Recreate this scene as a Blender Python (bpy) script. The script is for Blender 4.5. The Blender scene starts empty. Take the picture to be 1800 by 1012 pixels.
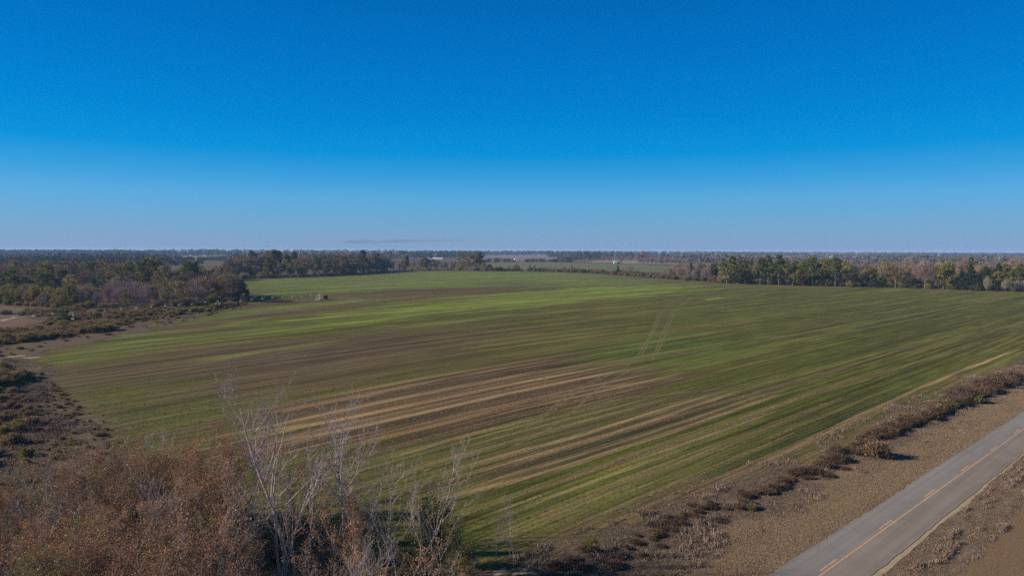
import bpy, math, random
import numpy as np
from mathutils import Matrix, Vector

# ------------------------------------------------------------------ camera, sky, sun, exposure
scene = bpy.context.scene
H = 25.0                       # drone height in metres
PITCH = math.atan(66 / 1200)
ROLL = 0.00306
cam_data = bpy.data.cameras.new('camera')
cam_data.sensor_width = 36.0
cam_data.lens = 24.0
cam_data.clip_start = 0.5
cam_data.clip_end = 60000.0
cam = bpy.data.objects.new('camera', cam_data)
scene.collection.objects.link(cam)
RCAM = Matrix.Rotation(math.pi / 2 - PITCH, 4, 'X') @ Matrix.Rotation(ROLL, 4, 'Z')
cam.matrix_world = Matrix.Translation((0, 0, H)) @ RCAM
scene.camera = cam

SUN_EL, SUN_AZ = 23.0, 268.0   # azimuth clockwise from +Y (view direction): the sun stands on the left
sd = bpy.data.lights.new('sun', 'SUN')
sd.energy = 5.0
sd.angle = math.radians(0.53)
sd.color = (1.0, 0.86, 0.70)
sun = bpy.data.objects.new('sun', sd)
scene.collection.objects.link(sun)
_a, _e = math.radians(SUN_AZ), math.radians(SUN_EL)
to_sun = Vector((math.sin(_a) * math.cos(_e), math.cos(_a) * math.cos(_e), math.sin(_e)))
sun.rotation_euler = to_sun.to_track_quat('Z', 'Y').to_euler()

world = bpy.data.worlds.new('World')
scene.world = world
world.use_nodes = True
wn, wl = world.node_tree.nodes, world.node_tree.links
wn.clear()
sky = wn.new('ShaderNodeTexSky')
sky.sky_type = 'NISHITA'
sky.sun_disc = False
sky.sun_elevation = _e
sky.sun_rotation = _a
sky.altitude = 50
sky.air_density = 1.0
sky.dust_density = 0.6
sky.ozone_density = 2.0
tc = wn.new('ShaderNodeTexCoord')
sep = wn.new('ShaderNodeSeparateXYZ')
wl.new(tc.outputs['Generated'], sep.inputs[0])
# clear winter sky through a polarised look: deep blue above, grey blue low down; the physical sky adds its own variation
SKY_MUL = [(0, (0.044, 0.073, 0.17)), (0.015, (0.038, 0.066, 0.148)), (0.04, (0.028, 0.06, 0.122)), (0.0726, (0.021, 0.063, 0.117)), (0.1026, (0.01, 0.059, 0.11)), (0.135, (0.001, 0.055, 0.108)), (0.184, (0.0, 0.052, 0.107)), (0.257, (0.0, 0.049, 0.105)), (0.329, (0.0, 0.048, 0.1)), (1.0, (0.0, 0.03, 0.072))]
SKY_ADD = [(0, (1.15, 1.827, 2.991)), (0.015, (1.15, 1.93, 3.059)), (0.04, (0.878, 2.066, 3.344)), (0.0726, (0.554, 2.121, 3.837)), (0.1026, (0.215, 1.827, 3.798)), (0.135, (0.016, 1.534, 3.719)), (0.184, (0.0, 1.23, 3.454)), (0.257, (0.0, 0.946, 3.025)), (0.329, (0.0, 0.765, 2.565)), (1.0, (0.142, 0.381, 0.878))]  # last stop, overhead and out of view, has red added to warm the shadows


def sky_ramp(stops):
    r_ = wn.new('ShaderNodeValToRGB')
    e_ = r_.color_ramp.elements
    e_[0].position, e_[0].color = stops[0][0], stops[0][1] + (1,)
    e_[1].position, e_[1].color = stops[-1][0], stops[-1][1] + (1,)
    for p_, c_ in stops[1:-1]:
        e_.new(p_).color = c_ + (1,)
    wl.new(sep.outputs['Z'], r_.inputs['Fac'])
    return r_.outputs[0]


mul = wn.new('ShaderNodeMix')
mul.data_type = 'RGBA'
mul.blend_type = 'MULTIPLY'
mul.inputs[0].default_value = 1.0
wl.new(sky.outputs[0], mul.inputs[6])
wl.new(sky_ramp(SKY_MUL), mul.inputs[7])
add = wn.new('ShaderNodeMix')
add.data_type = 'RGBA'
add.blend_type = 'ADD'
add.inputs[0].default_value = 1.0
wl.new(mul.outputs[2], add.inputs[6])
wl.new(sky_ramp(SKY_ADD), add.inputs[7])
bg = wn.new('ShaderNodeBackground')
bg.inputs[1].default_value = 0.10
wl.new(add.outputs[2], bg.inputs[0])
wo = wn.new('ShaderNodeOutputWorld')
wl.new(bg.outputs[0], wo.inputs[0])

scene.view_settings.view_transform = 'Standard'
scene.view_settings.look = 'None'
scene.view_settings.gamma = 1.0
scene.view_settings.exposure = 0.7
scene.view_settings.use_curve_mapping = False
scene.render.engine = 'CYCLES'
scene.cycles.use_denoising = False
scene.cycles.volume_bounces = 0
scene.cycles.max_bounces = 5
scene.cycles.diffuse_bounces = 2
scene.cycles.transparent_max_bounces = 12
scene.cycles.volume_step_rate = 4.0

# ------------------------------------------------------------------ helpers
rng = np.random.default_rng(7)
random.seed(7)
col = scene.collection
_R3 = np.array(RCAM.to_3x3())


def ray(px, py):
    return _R3 @ np.array([(px - 900) / 1200, -(py - 506) / 1200, -1.0])


def G(px, py, z=0.0):
    """a point of the photograph (1800 x 1012) that shows the ground -> world x, y"""
    d = ray(px, py)
    t = (z - H) / d[2]
    return np.array([d[0] * t, d[1] * t])


def yat(px, py, Y):
    """height above ground of what the photograph shows at (px, py) when it stands at distance Y, and its x"""
    d = ray(px, py)
    t = Y / d[1]
    return d[0] * t, H + d[2] * t


def at_height(px, top, base=None, Y=None):
    if Y is None:
        Y = G(px, base)[1]
    x, _ = yat(px, top, Y)
    return x, Y, yat(px, top, Y)[1]


def tag(o, label=None, cat=None, group=None, kind=None):
    if label: o['label'] = label
    if cat: o['category'] = cat
    if group: o['group'] = group
    if kind: o['kind'] = kind
    return o


def link(name, mesh, parent=None, loc=None):
    o = bpy.data.objects.new(name, mesh)
    col.objects.link(o)
    if parent is not None: o.parent = parent
    if loc is not None: o.location = loc
    return o


def empty(name, loc=(0, 0, 0), rz=0.0, s=1.0):
    o = bpy.data.objects.new(name, None)
    o.empty_display_size = 0.5
    col.objects.link(o)
    o.location = loc
    o.rotation_euler = (0, 0, rz)
    o.scale = (s, s, s)
    return o


def mesh_np(name, verts, faces, mat=None, k=4, smooth=False):
    """verts (n,3), faces (m,k) -> mesh"""
    me = bpy.data.meshes.new(name)
    verts = np.asarray(verts, dtype=np.float32).reshape(-1, 3)
    faces = np.asarray(faces, dtype=np.int32).reshape(-1, k)
    me.vertices.add(len(verts))
    me.vertices.foreach_set('co', verts.ravel())
    me.loops.add(faces.size)
    me.loops.foreach_set('vertex_index', faces.ravel())
    me.polygons.add(len(faces))
    me.polygons.foreach_set('loop_start', np.arange(0, faces.size, k, dtype=np.int32))
    me.polygons.foreach_set('loop_total', np.full(len(faces), k, dtype=np.int32))
    if smooth:
        me.polygons.foreach_set('use_smooth', np.ones(len(faces), dtype=bool))
    me.update(calc_edges=True)
    if mat: me.materials.append(mat)
    return me


def quads_mesh(name, Q, mat=None):
    Q = np.asarray(Q)
    n = len(Q)
    return mesh_np(name, Q.reshape(-1, 3), np.arange(n * 4).reshape(n, 4), mat)


def set_color(me, rgb, name='tone'):
    a = me.color_attributes.new(name, 'FLOAT_COLOR', 'POINT')
    c = np.ones((len(me.vertices), 4), dtype=np.float32)
    c[:, :3] = rgb
    a.data.foreach_set('color', c.ravel())


def join_meshes(name, parts, mats):
    """parts: list of (verts, faces, k) with tris padded? here all quads; material index per part"""
    vs, fs, mi, off = [], [], [], 0
    for i, (v, f) in enumerate(parts):
        v = np.asarray(v, dtype=np.float32).reshape(-1, 3)
        f = np.asarray(f, dtype=np.int32).reshape(-1, 4)
        vs.append(v); fs.append(f + off); mi.append(np.full(len(f), i)); off += len(v)
    me = mesh_np(name, np.concatenate(vs), np.concatenate(fs))
    for m in mats: me.materials.append(m)
    me.polygons.foreach_set('material_index', np.concatenate(mi).astype(np.int32))
    return me


def box(x0, x1, y0, y1, z0, z1):
    v = [(x0, y0, z0), (x1, y0, z0), (x1, y1, z0), (x0, y1, z0), (x0, y0, z1), (x1, y0, z1), (x1, y1, z1), (x0, y1, z1)]
    f = [(0, 3, 2, 1), (4, 5, 6, 7), (0, 1, 5, 4), (1, 2, 6, 5), (2, 3, 7, 6), (3, 0, 4, 7)]
    return v, f


def tube(p0, p1, r0, r1=None, n=5):
    """tapered tube between two points, open ends: verts, quad faces"""
    r1 = r0 if r1 is None else r1
    p0, p1 = np.asarray(p0, float), np.asarray(p1, float)
    d = p1 - p0
    L = np.linalg.norm(d)
    if L < 1e-6: d = np.array([0, 0, 1.0]); L = 1
    d = d / L
    a = np.cross(d, [0, 0, 1.0]) if abs(d[2]) < .9 else np.cross(d, [1.0, 0, 0])
    a /= np.linalg.norm(a)
    b = np.cross(d, a)
    t = np.arange(n) * 2 * math.pi / n
    ring = np.outer(np.cos(t), a) + np.outer(np.sin(t), b)
    v = np.concatenate([p0 + ring * r0, p1 + ring * r1])
    i = np.arange(n); j = (i + 1) % n
    f = np.stack([i, j, j + n, i + n], 1)
    return v, f


class MB:
    def __init__(s): s.v, s.f, s.n = [], [], 0
    def add(s, vf):
        v = np.asarray(vf[0], dtype=np.float32); f = np.asarray(vf[1], dtype=np.int32)
        s.v.append(v); s.f.append(f + s.n); s.n += len(v); return s
    def mesh(s, name, mat): return mesh_np(name, np.concatenate(s.v), np.concatenate(s.f), mat)
    def raw(s): return np.concatenate(s.v), np.concatenate(s.f)
    def build(s, name, mat, parent=None, loc=None): return link(name, s.mesh(name, mat), parent, loc)


# ------------------------------------------------------------------ materials
def new_mat(name):
    m = bpy.data.materials.new(name)
    m.use_nodes = True
    nt = m.node_tree
    b = nt.nodes['Principled BSDF']
    b.inputs['Roughness'].default_value = 0.9
    b.inputs['Specular IOR Level'].default_value = 0.03
    return m, nt, b


def N(nt, t, **kw):
    n = nt.nodes.new(t)
    for k, v in kw.items(): setattr(n, k, v)
    return n


def ramp(nt, fac, stops):
    r = N(nt, 'ShaderNodeValToRGB')
    e = r.color_ramp.elements
    e[0].position, e[0].color = stops[0][0], tuple(stops[0][1]) + (1,)
    e[1].position, e[1].color = stops[-1][0], tuple(stops[-1][1]) + (1,)
    for p, c in stops[1:-1]:
        x = e.new(p); x.color = tuple(c) + (1,)
    nt.links.new(fac, r.inputs[0])
    return r.outputs[0]


def noise(nt, vec, scale, detail=4, rough=.6, out=0):
    n = N(nt, 'ShaderNodeTexNoise')
    n.inputs['Scale'].default_value = scale
    n.inputs['Detail'].default_value = detail
    n.inputs['Roughness'].default_value = rough
    if vec is not None: nt.links.new(vec, n.inputs['Vector'])
    return n.outputs[out]


def math_n(nt, op, a, b=None, c=None):
    n = N(nt, 'ShaderNodeMath', operation=op)
    for i, x in enumerate((a, b, c)):
        if x is None: continue
        if isinstance(x, (int, float)): n.inputs[i].default_value = x
        else: nt.links.new(x, n.inputs[i])
    return n.outputs[0]


def mixc(nt, fac, a, b, mode='MIX'):
    n = N(nt, 'ShaderNodeMix', data_type='RGBA', blend_type=mode)
    for i, x in ((0, fac), (6, a), (7, b)):
        if isinstance(x, (int, float)): n.inputs[i].default_value = x
        elif isinstance(x, tuple): n.inputs[i].default_value = tuple(x) + (1,)
        else: nt.links.new(x, n.inputs[i])
    return n.outputs[2]


def mapped(nt, vec, scale=(1, 1, 1), rot=(0, 0, 0)):
    n = N(nt, 'ShaderNodeMapping')
    n.inputs['Scale'].default_value = scale
    n.inputs['Rotation'].default_value = rot
    nt.links.new(vec, n.inputs['Vector'])
    return n.outputs[0]


def pos(nt): return N(nt, 'ShaderNodeNewGeometry').outputs['Position']


def leaf_mat(name, cols, island=.6, transl=0.0, glint=None):
    """foliage: colour varies from leaf to leaf and from plant to plant"""
    m, nt, b = new_mat(name)
    g = N(nt, 'ShaderNodeNewGeometry')
    oi = N(nt, 'ShaderNodeObjectInfo')
    f = math_n(nt, 'ADD', math_n(nt, 'MULTIPLY', g.outputs['Random Per Island'], island), math_n(nt, 'MULTIPLY', oi.outputs['Random'], 1 - island))
    k = len(cols)
    stops = [(i / (k - 1), c) for i, c in enumerate(cols)]
    c = ramp(nt, f, stops)
    if glint:
        c = mixc(nt, math_n(nt, 'GREATER_THAN', g.outputs['Random Per Island'], 1 - glint[0]), c, glint[1])
    nt.links.new(c, b.inputs['Base Color'])
    b.inputs['Roughness'].default_value = 0.75
    if transl:
        tr = N(nt, 'ShaderNodeBsdfTranslucent')
        nt.links.new(c, tr.inputs[0])
        mx = N(nt, 'ShaderNodeMixShader')
        mx.inputs[0].default_value = transl
        nt.links.new(b.outputs[0], mx.inputs[1]); nt.links.new(tr.outputs[0], mx.inputs[2])
        nt.links.new(mx.outputs[0], nt.nodes['Material Output'].inputs['Surface'])
    return m


def plain_mat(name, rgb, rough=.7, var=.2, scale=3.0, metal=0.0):
    m, nt, b = new_mat(name)
    f = noise(nt, pos(nt), scale, 4)
    c = mixc(nt, f, tuple(x * (1 - var) for x in rgb), tuple(min(1, x * (1 + var)) for x in rgb))
    nt.links.new(c, b.inputs['Base Color'])
    b.inputs['Roughness'].default_value = rough
    b.inputs['Metallic'].default_value = metal
    return m


M = {}
M['pine'] = leaf_mat('pine_needles', [(0.033, 0.053, 0.019), (0.055, 0.081, 0.024), (0.112, 0.125, 0.034), (0.188, 0.172, 0.046)], .75, transl=0.25)
M['evergreen'] = leaf_mat('evergreen_leaves', [(0.031, 0.049, 0.018), (0.064, 0.083, 0.026), (0.127, 0.132, 0.038), (0.218, 0.189, 0.056)], .7, transl=0.25)
M['olive'] = leaf_mat('olive_leaves', [(0.088, 0.09, 0.029), (0.165, 0.154, 0.047), (0.253, 0.209, 0.066), (0.33, 0.249, 0.088)], .65, transl=0.3)
M['autumn'] = leaf_mat('autumn_leaves', [(0.106, 0.082, 0.038), (0.169, 0.126, 0.05), (0.225, 0.168, 0.068), (0.263, 0.198, 0.089)], .6, transl=0.3)
M['rust'] = leaf_mat('rust_leaves', [(0.106, 0.07, 0.042), (0.163, 0.102, 0.058), (0.213, 0.138, 0.079), (0.25, 0.174, 0.105)], .7, transl=0.3)
M['yellow'] = leaf_mat('yellow_green_leaves', [(0.106, 0.102, 0.029), (0.175, 0.162, 0.037), (0.25, 0.216, 0.053)], .8, transl=0.3)
M['cedar'] = leaf_mat('cedar_leaves', [(0.016, 0.032, 0.017), (0.033, 0.054, 0.025), (0.07, 0.09, 0.036)], .8, transl=0.25)
M['twig'] = leaf_mat('bare_twigs', [(0.112, 0.078, 0.069), (0.178, 0.124, 0.108), (0.271, 0.198, 0.164), (0.356, 0.267, 0.23)], .6)
M['twig_pink'] = leaf_mat('reddish_twigs', [(0.226, 0.157, 0.15), (0.316, 0.225, 0.21), (0.407, 0.299, 0.277)], .6)
M['twig_grey'] = leaf_mat('grey_twigs', [(0.14, 0.117, 0.098), (0.243, 0.207, 0.172), (0.374, 0.31, 0.254)], .6)
M['brush'] = leaf_mat('dead_brush', [(0.1, 0.063, 0.038), (0.172, 0.113, 0.067), (0.264, 0.178, 0.107), (0.37, 0.253, 0.152)], .8, transl=0.35)
M['brush_dark'] = leaf_mat('bramble_leaves', [(0.087, 0.078, 0.036), (0.162, 0.127, 0.061), (0.261, 0.192, 0.097), (0.37, 0.274, 0.138)], .8, transl=0.35)
M['hedge'] = leaf_mat('hedge_brush', [(0.056, 0.038, 0.028), (0.097, 0.066, 0.048), (0.147, 0.1, 0.07), (0.202, 0.144, 0.105)], .75, transl=0.2)
M['bark'] = plain_mat('bark', (.12, .10, .085), .95, .4, 2.0)
M['bark_pale'] = plain_mat('pale_bark', (.125, .11, .098), .95, .3, 2.0)
M['branch'] = plain_mat('near_bark', (.36, .30, .27), .9, .5, 4.0)
M['branch_dark'] = plain_mat('near_dark_bark', (.33, .27, .24), .9, .5, 4.0)
M['steel'] = plain_mat('galvanised_steel', (.36, .36, .34), .45, .15, 1.0, .3)
M['dull_steel'] = plain_mat('dark_steel', (.13, .125, .12), .7, .2)  # darker, rougher steel for the main pipe and truss rods
M['rubber'] = plain_mat('rubber', (.03, .03, .03), .9)
M['white'] = plain_mat('white_paint', (.80, .79, .76), .6, .05)
M['roof_pale'] = plain_mat('pale_roof_metal', (.62, .62, .62), .5, .1)
M['roof_dark'] = plain_mat('dark_shingle_roof', (.16, .11, .10), .9, .2)
M['glass'] = plain_mat('window_glass', (.03, .04, .05), .1, .05)
M['redwall'] = plain_mat('red_brown_wall', (.25, .10, .08), .9, .1)

# ------------------------------------------------------------------ crop rows: label c = y - F(x), heading a little flatter on the left
_hx = np.array([-400, -230, -120, -80, -30, -5, 10, 60, 400.0])
_hd = np.array([33, 34, 36, 37, 40.5, 43.5, 46, 46.5, 46.8])
_xx = np.arange(-400, 401, 1.0)
_ct = 1 / np.tan(np.radians(np.interp(_xx, _hx, _hd)))
_FF = np.concatenate([[0], np.cumsum((_ct[1:] + _ct[:-1]) / 2)])
_FF -= np.interp(0, _xx, _FF)


def F(x): return np.interp(x, _xx, _FF)
def VROW(x, y): return (y - F(x)) * 0.72
def UROW(x, y): return x * 0.72 + y * 0.69


def grid_noise(n, seed):
    return np.random.default_rng(seed).random((n, n)).astype(np.float32)


def vnoise(u, v, seed, n=256):
    g = grid_noise(n, seed)
    iu, iv = np.floor(u).astype(int), np.floor(v).astype(int)
    fu, fv = u - iu, v - iv
    fu = fu * fu * (3 - 2 * fu); fv = fv * fv * (3 - 2 * fv)
    a = g[iu % n, iv % n]; b = g[(iu + 1) % n, iv % n]; c = g[iu % n, (iv + 1) % n]; d = g[(iu + 1) % n, (iv + 1) % n]
    return (a * (1 - fu) + b * fu) * (1 - fv) + (c * (1 - fu) + d * fu) * fv


def fbm(u, v, seed, o=4):
    s, t, w = 0, 0, 1
    for i in range(o):
        s = s + w * vnoise(u * 2 ** i + 13.7 * i, v * 2 ** i + 7.1 * i, seed + i); t += w; w *= .55
    return s / t


def poly_sdf(px, py, poly):
    poly = np.asarray(poly, float)
    d = np.full(px.shape, 1e18); s = np.ones(px.shape)
    n = len(poly)
    j = n - 1
    for i in range(n):
        ex, ey = poly[j] - poly[i]
        wx, wy = px - poly[i][0], py - poly[i][1]
        t = np.clip((wx * ex + wy * ey) / (ex * ex + ey * ey + 1e-12), 0, 1)
        bx, by = wx - ex * t, wy - ey * t
        d = np.minimum(d, bx * bx + by * by)
        c1, c2, c3 = py >= poly[i][1], py < poly[j][1], ex * wy > ey * wx
        flip = (c1 & c2 & c3) | (~c1 & ~c2 & ~c3)
        s = np.where(flip, -s, s)
        j = i
    return s * np.sqrt(d)          # negative inside


def smooth(e0, e1, x):
    t = np.clip((x - e0) / (e1 - e0), 0, 1)
    return t * t * (3 - 2 * t)


# ------------------------------------------------------------------ ground
def ground_material():
    m, nt, b = new_mat('rough_winter_ground')
    p = pos(nt)
    n1 = noise(nt, p, .012, 6, .6)
    n2 = noise(nt, p, .12, 6, .65)
    n3 = noise(nt, p, 1.3, 6, .7)
    c1 = ramp(nt, n2, [(.25, (.060, .045, .028)), (.45, (.105, .075, .048)), (.58, (.15, .105, .066)), (.75, (.115, .10, .045))])
    c2 = ramp(nt, n1, [(.3, (.055, .060, .026)), (.5, (.10, .080, .050)), (.7, (.13, .10, .072))])
    c = mixc(nt, .45, c1, c2)
    v = ramp(nt, n3, [(.25, (.50, .50, .50)), (.5, (.95, .95, .95)), (.75, (1.4, 1.35, 1.25))])
    c = mixc(nt, 1.0, c, v, 'MULTIPLY')
    nt.links.new(c, b.inputs['Base Color'])
    bp = N(nt, 'ShaderNodeBump')
    bp.inputs['Strength'].default_value = .9
    bp.inputs['Distance'].default_value = .25
    nt.links.new(n3, bp.inputs['Height'])
    nt.links.new(bp.outputs[0], b.inputs['Normal'])
    return m


def sheet(name, pts, z, mat, kind='structure', label=None):
    """flat sheet with an outline given in world x, y"""
    import bmesh
    bm = bmesh.new()
    vs = [bm.verts.new((p[0], p[1], z)) for p in pts]
    f = bm.faces.new(vs)
    f.normal_update()
    if f.normal.z < 0: f.normal_flip()
    bmesh.ops.triangulate(bm, faces=bm.faces[:])
    me = bpy.data.meshes.new(name)
    bm.to_mesh(me); bm.free()
    me.materials.append(mat)
    o = link(name, me)
    tag(o, label, None, None, kind)
    return o


GR = 15500.0
_n = 96
_th = np.arange(_n) * 2 * math.pi / _n
sheet('ground', [(GR * math.cos(t), GR * math.sin(t)) for t in _th], 0.0, ground_material())


def edge_wobble(pts, amp, step, seed, closed=True):
    """subdivide an outline and make it uneven"""
    r = np.random.default_rng(seed)
    out = []
    n = len(pts)
    for i in range(n if closed else n - 1):
        a, b = np.array(pts[i], float), np.array(pts[(i + 1) % n], float)
        k = max(1, int(np.linalg.norm(b - a) / step))
        for j in range(k):
            out.append(a + (b - a) * j / k + r.normal(0, amp, 2))
    if not closed: out.append(np.array(pts[-1], float))
    return out


def grass_sheet_mat(name, stops, s1=.3, s2=2.5, bump=.6, dist=.2, rot=0, stretch=1.0):
    m, nt, b = new_mat(name)
    p = pos(nt)
    n1 = noise(nt, mapped(nt, mapped(nt, p, (1, 1, 1), (0, 0, rot)), (stretch, 1, 1)), s1, 5, .65)
    n2 = noise(nt, p, s2, 6, .75)
    c = ramp(nt, math_n(nt, 'ADD', math_n(nt, 'MULTIPLY', n1, .6), math_n(nt, 'MULTIPLY', n2, .4)), stops)
    nt.links.new(c, b.inputs['Base Color'])
    bp = N(nt, 'ShaderNodeBump')
    bp.inputs['Strength'].default_value = bump
    bp.inputs['Distance'].default_value = dist
    nt.links.new(n2, bp.inputs['Height'])
    nt.links.new(bp.outputs[0], b.inputs['Normal'])
    return m


# ------------------------------------------------------------------ the crop field
FIELD_PX = [(415, 491.5), (470, 489.5), (560, 487), (640, 482), (680, 479), (780, 476.5), (900, 477), (960, 478), (1040, 481), (1120, 487), (1200, 493),
            (1300, 499), (1400, 502), (1600, 506.5), (1700, 510), (1860, 515), (1900, 600), (1800, 640), (1745, 665), (1640, 712), (1530, 765), (1400, 815), (1290, 858),
            (1200, 893), (1080, 940), (985, 968), (930, 985), (840, 1010), (600, 1010), (300, 900), (225, 830), (180, 790), (150, 750), (110, 700), (75, 655), (55, 630),
            (100, 607), (170, 592), (230, 578), (300, 566), (360, 550), (400, 538), (437, 529), (430, 515), (416, 500)]
FIELD = np.array([G(*p) for p in FIELD_PX])

# albedo of the surface, measured as material colours
OLV = (.098, .092, .026)
GRN = (.082, .088, .018)
GRD = (.060, .072, .016)
FGR = (.120, .155, .042)
BRT = (.162, .202, .036)
YEL = (.24, .26, .035)
BRN = (0.088, 0.053, 0.037)
PUR = (.088, .060, .048)
TAN = (.300, .195, .120)
ORG = (.290, .165, .085)
DRK = (.050, .040, .032)

POLYS = [  # (outline in photograph pixels, colour, strength, feather in metres across the rows, raggedness)
    ([(60, 650), (300, 615), (500, 597), (700, 580), (900, 575), (1000, 590), (950, 625), (700, 665), (560, 690), (450, 725), (300, 730), (100, 700)], BRN, .75, 6, 1.0),
    ([(140, 660), (280, 630), (430, 610), (600, 600), (700, 610), (600, 650), (480, 680), (330, 700), (230, 695)], PUR, .7, 5, 1.0),
    ([(415, 491), (680, 478), (900, 476), (1040, 481), (1150, 490), (1230, 497), (1200, 505), (1000, 503), (800, 505), (640, 512), (560, 518), (425, 522)], FGR, .95, 9, .6),
    ([(1080, 488), (1200, 492), (1280, 500), (1200, 503), (1100, 497)], BRN, .5, 10, 1.2),
    ([(560, 568), (640, 545), (760, 527), (900, 513), (1000, 507), (1130, 502), (1220, 505), (1160, 520), (1000, 534), (850, 547), (700, 562), (610, 572), (560, 576), (530, 575)], BRT, .85, 7, 1.2),
    ([(640, 545), (830, 524), (960, 511), (1100, 503), (1200, 505), (1120, 513), (960, 522), (800, 536), (660, 552)], BRT, .8, 7, .8),
    ([(900, 477), (1000, 482), (1080, 492), (1030, 500), (880, 498), (700, 503), (690, 492)], (.125, .160, .038), .7, 10, 1.2),
    ([(300, 594), (450, 575), (640, 548), (620, 556), (500, 575), (420, 590), (330, 602)], (.115, .135, .040), .7, 4, 1.0),
    ([(560, 528), (640, 514), (760, 508), (880, 509), (900, 514), (760, 520), (640, 527), (560, 533)], BRN, .95, 5, .8),
    ([(850, 497), (960, 495), (960, 499), (850, 502)], BRN, .6, 5, .5),
    ([(380, 556), (500, 541), (600, 529), (680, 522), (660, 531), (560, 545), (450, 562), (330, 583), (280, 585)], BRN, .95, 4, .8),
    ([(437, 529), (560, 524), (560, 530), (480, 536), (380, 552), (280, 575), (230, 585), (300, 564), (380, 545)], BRN, .9, 4, .6),
    ([(400, 547), (500, 536), (600, 527), (700, 522), (620, 532), (500, 546), (400, 560), (330, 570)], FGR, .85, 4, .8),
    ([(400, 566), (450, 560), (450, 565), (400, 573)], BRT, .8, 2, .8),
    ([(100, 612), (180, 592), (280, 583), (330, 585), (250, 600), (150, 622), (85, 634)], (.105, .122, .042), .7, 3, .8),
    ([(80, 636), (140, 614), (260, 600), (370, 590), (370, 597), (260, 612), (160, 632), (110, 645)], (.105, .122, .042), .7, 3, .7),
    ([(200, 600), (300, 594), (300, 600), (215, 605)], BRT, .25, 2, .6),
    ([(330, 634), (430, 620), (540, 602), (600, 597), (560, 606), (440, 625), (340, 640)], BRT, .5, 2, .8),
    ([(700, 574), (740, 569), (900, 551), (900, 555), (740, 577)], FGR, .5, 2, .6),
    ([(1000, 565), (1300, 530), (1500, 512), (1800, 515), (1880, 600), (1800, 640), (1500, 770), (1250, 800), (1150, 720), (1080, 660), (960, 630), (880, 610)], GRN, .85, 9, .8),
    ([(960, 625), (1060, 600), (1200, 585), (1350, 590), (1200, 640), (1090, 655), (1020, 640)], (.085, .115, .026), .7, 5, 1.0),
    ([(150, 690), (230, 702), (330, 705), (430, 712), (500, 720), (480, 745), (360, 790), (250, 800), (180, 780)], (.082, .090, .034), .9, 4, .8),
    ([(430, 735), (520, 708), (700, 672), (960, 626), (1070, 643), (1190, 665), (1120, 690), (960, 735), (820, 765), (700, 790), (400, 800)], BRN, .85, 3, .8),
    ([(700, 800), (860, 760), (960, 735), (1100, 700), (1280, 680), (1380, 688), (1200, 760), (1000, 815), (800, 870), (700, 860)], (.090, .075, .042), .75, 3, 1.0),
    ([(740, 780), (880, 742), (1000, 722), (1000, 735), (880, 765), (760, 800)], GRD, .55, 2, .8),
    ([(700, 880), (900, 850), (1200, 770), (1400, 700), (1500, 700), (1500, 770), (1200, 900), (1000, 970), (800, 1010)], (.075, .082, .020), .7, 3, .7),
    ([(840, 912), (960, 890), (960, 905), (850, 930)], DRK, .55, 1.2, .8),
    ([(1110, 910), (1200, 875), (1230, 880), (1130, 925)], BRN, .6, 1.2, .8),
]
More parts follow.
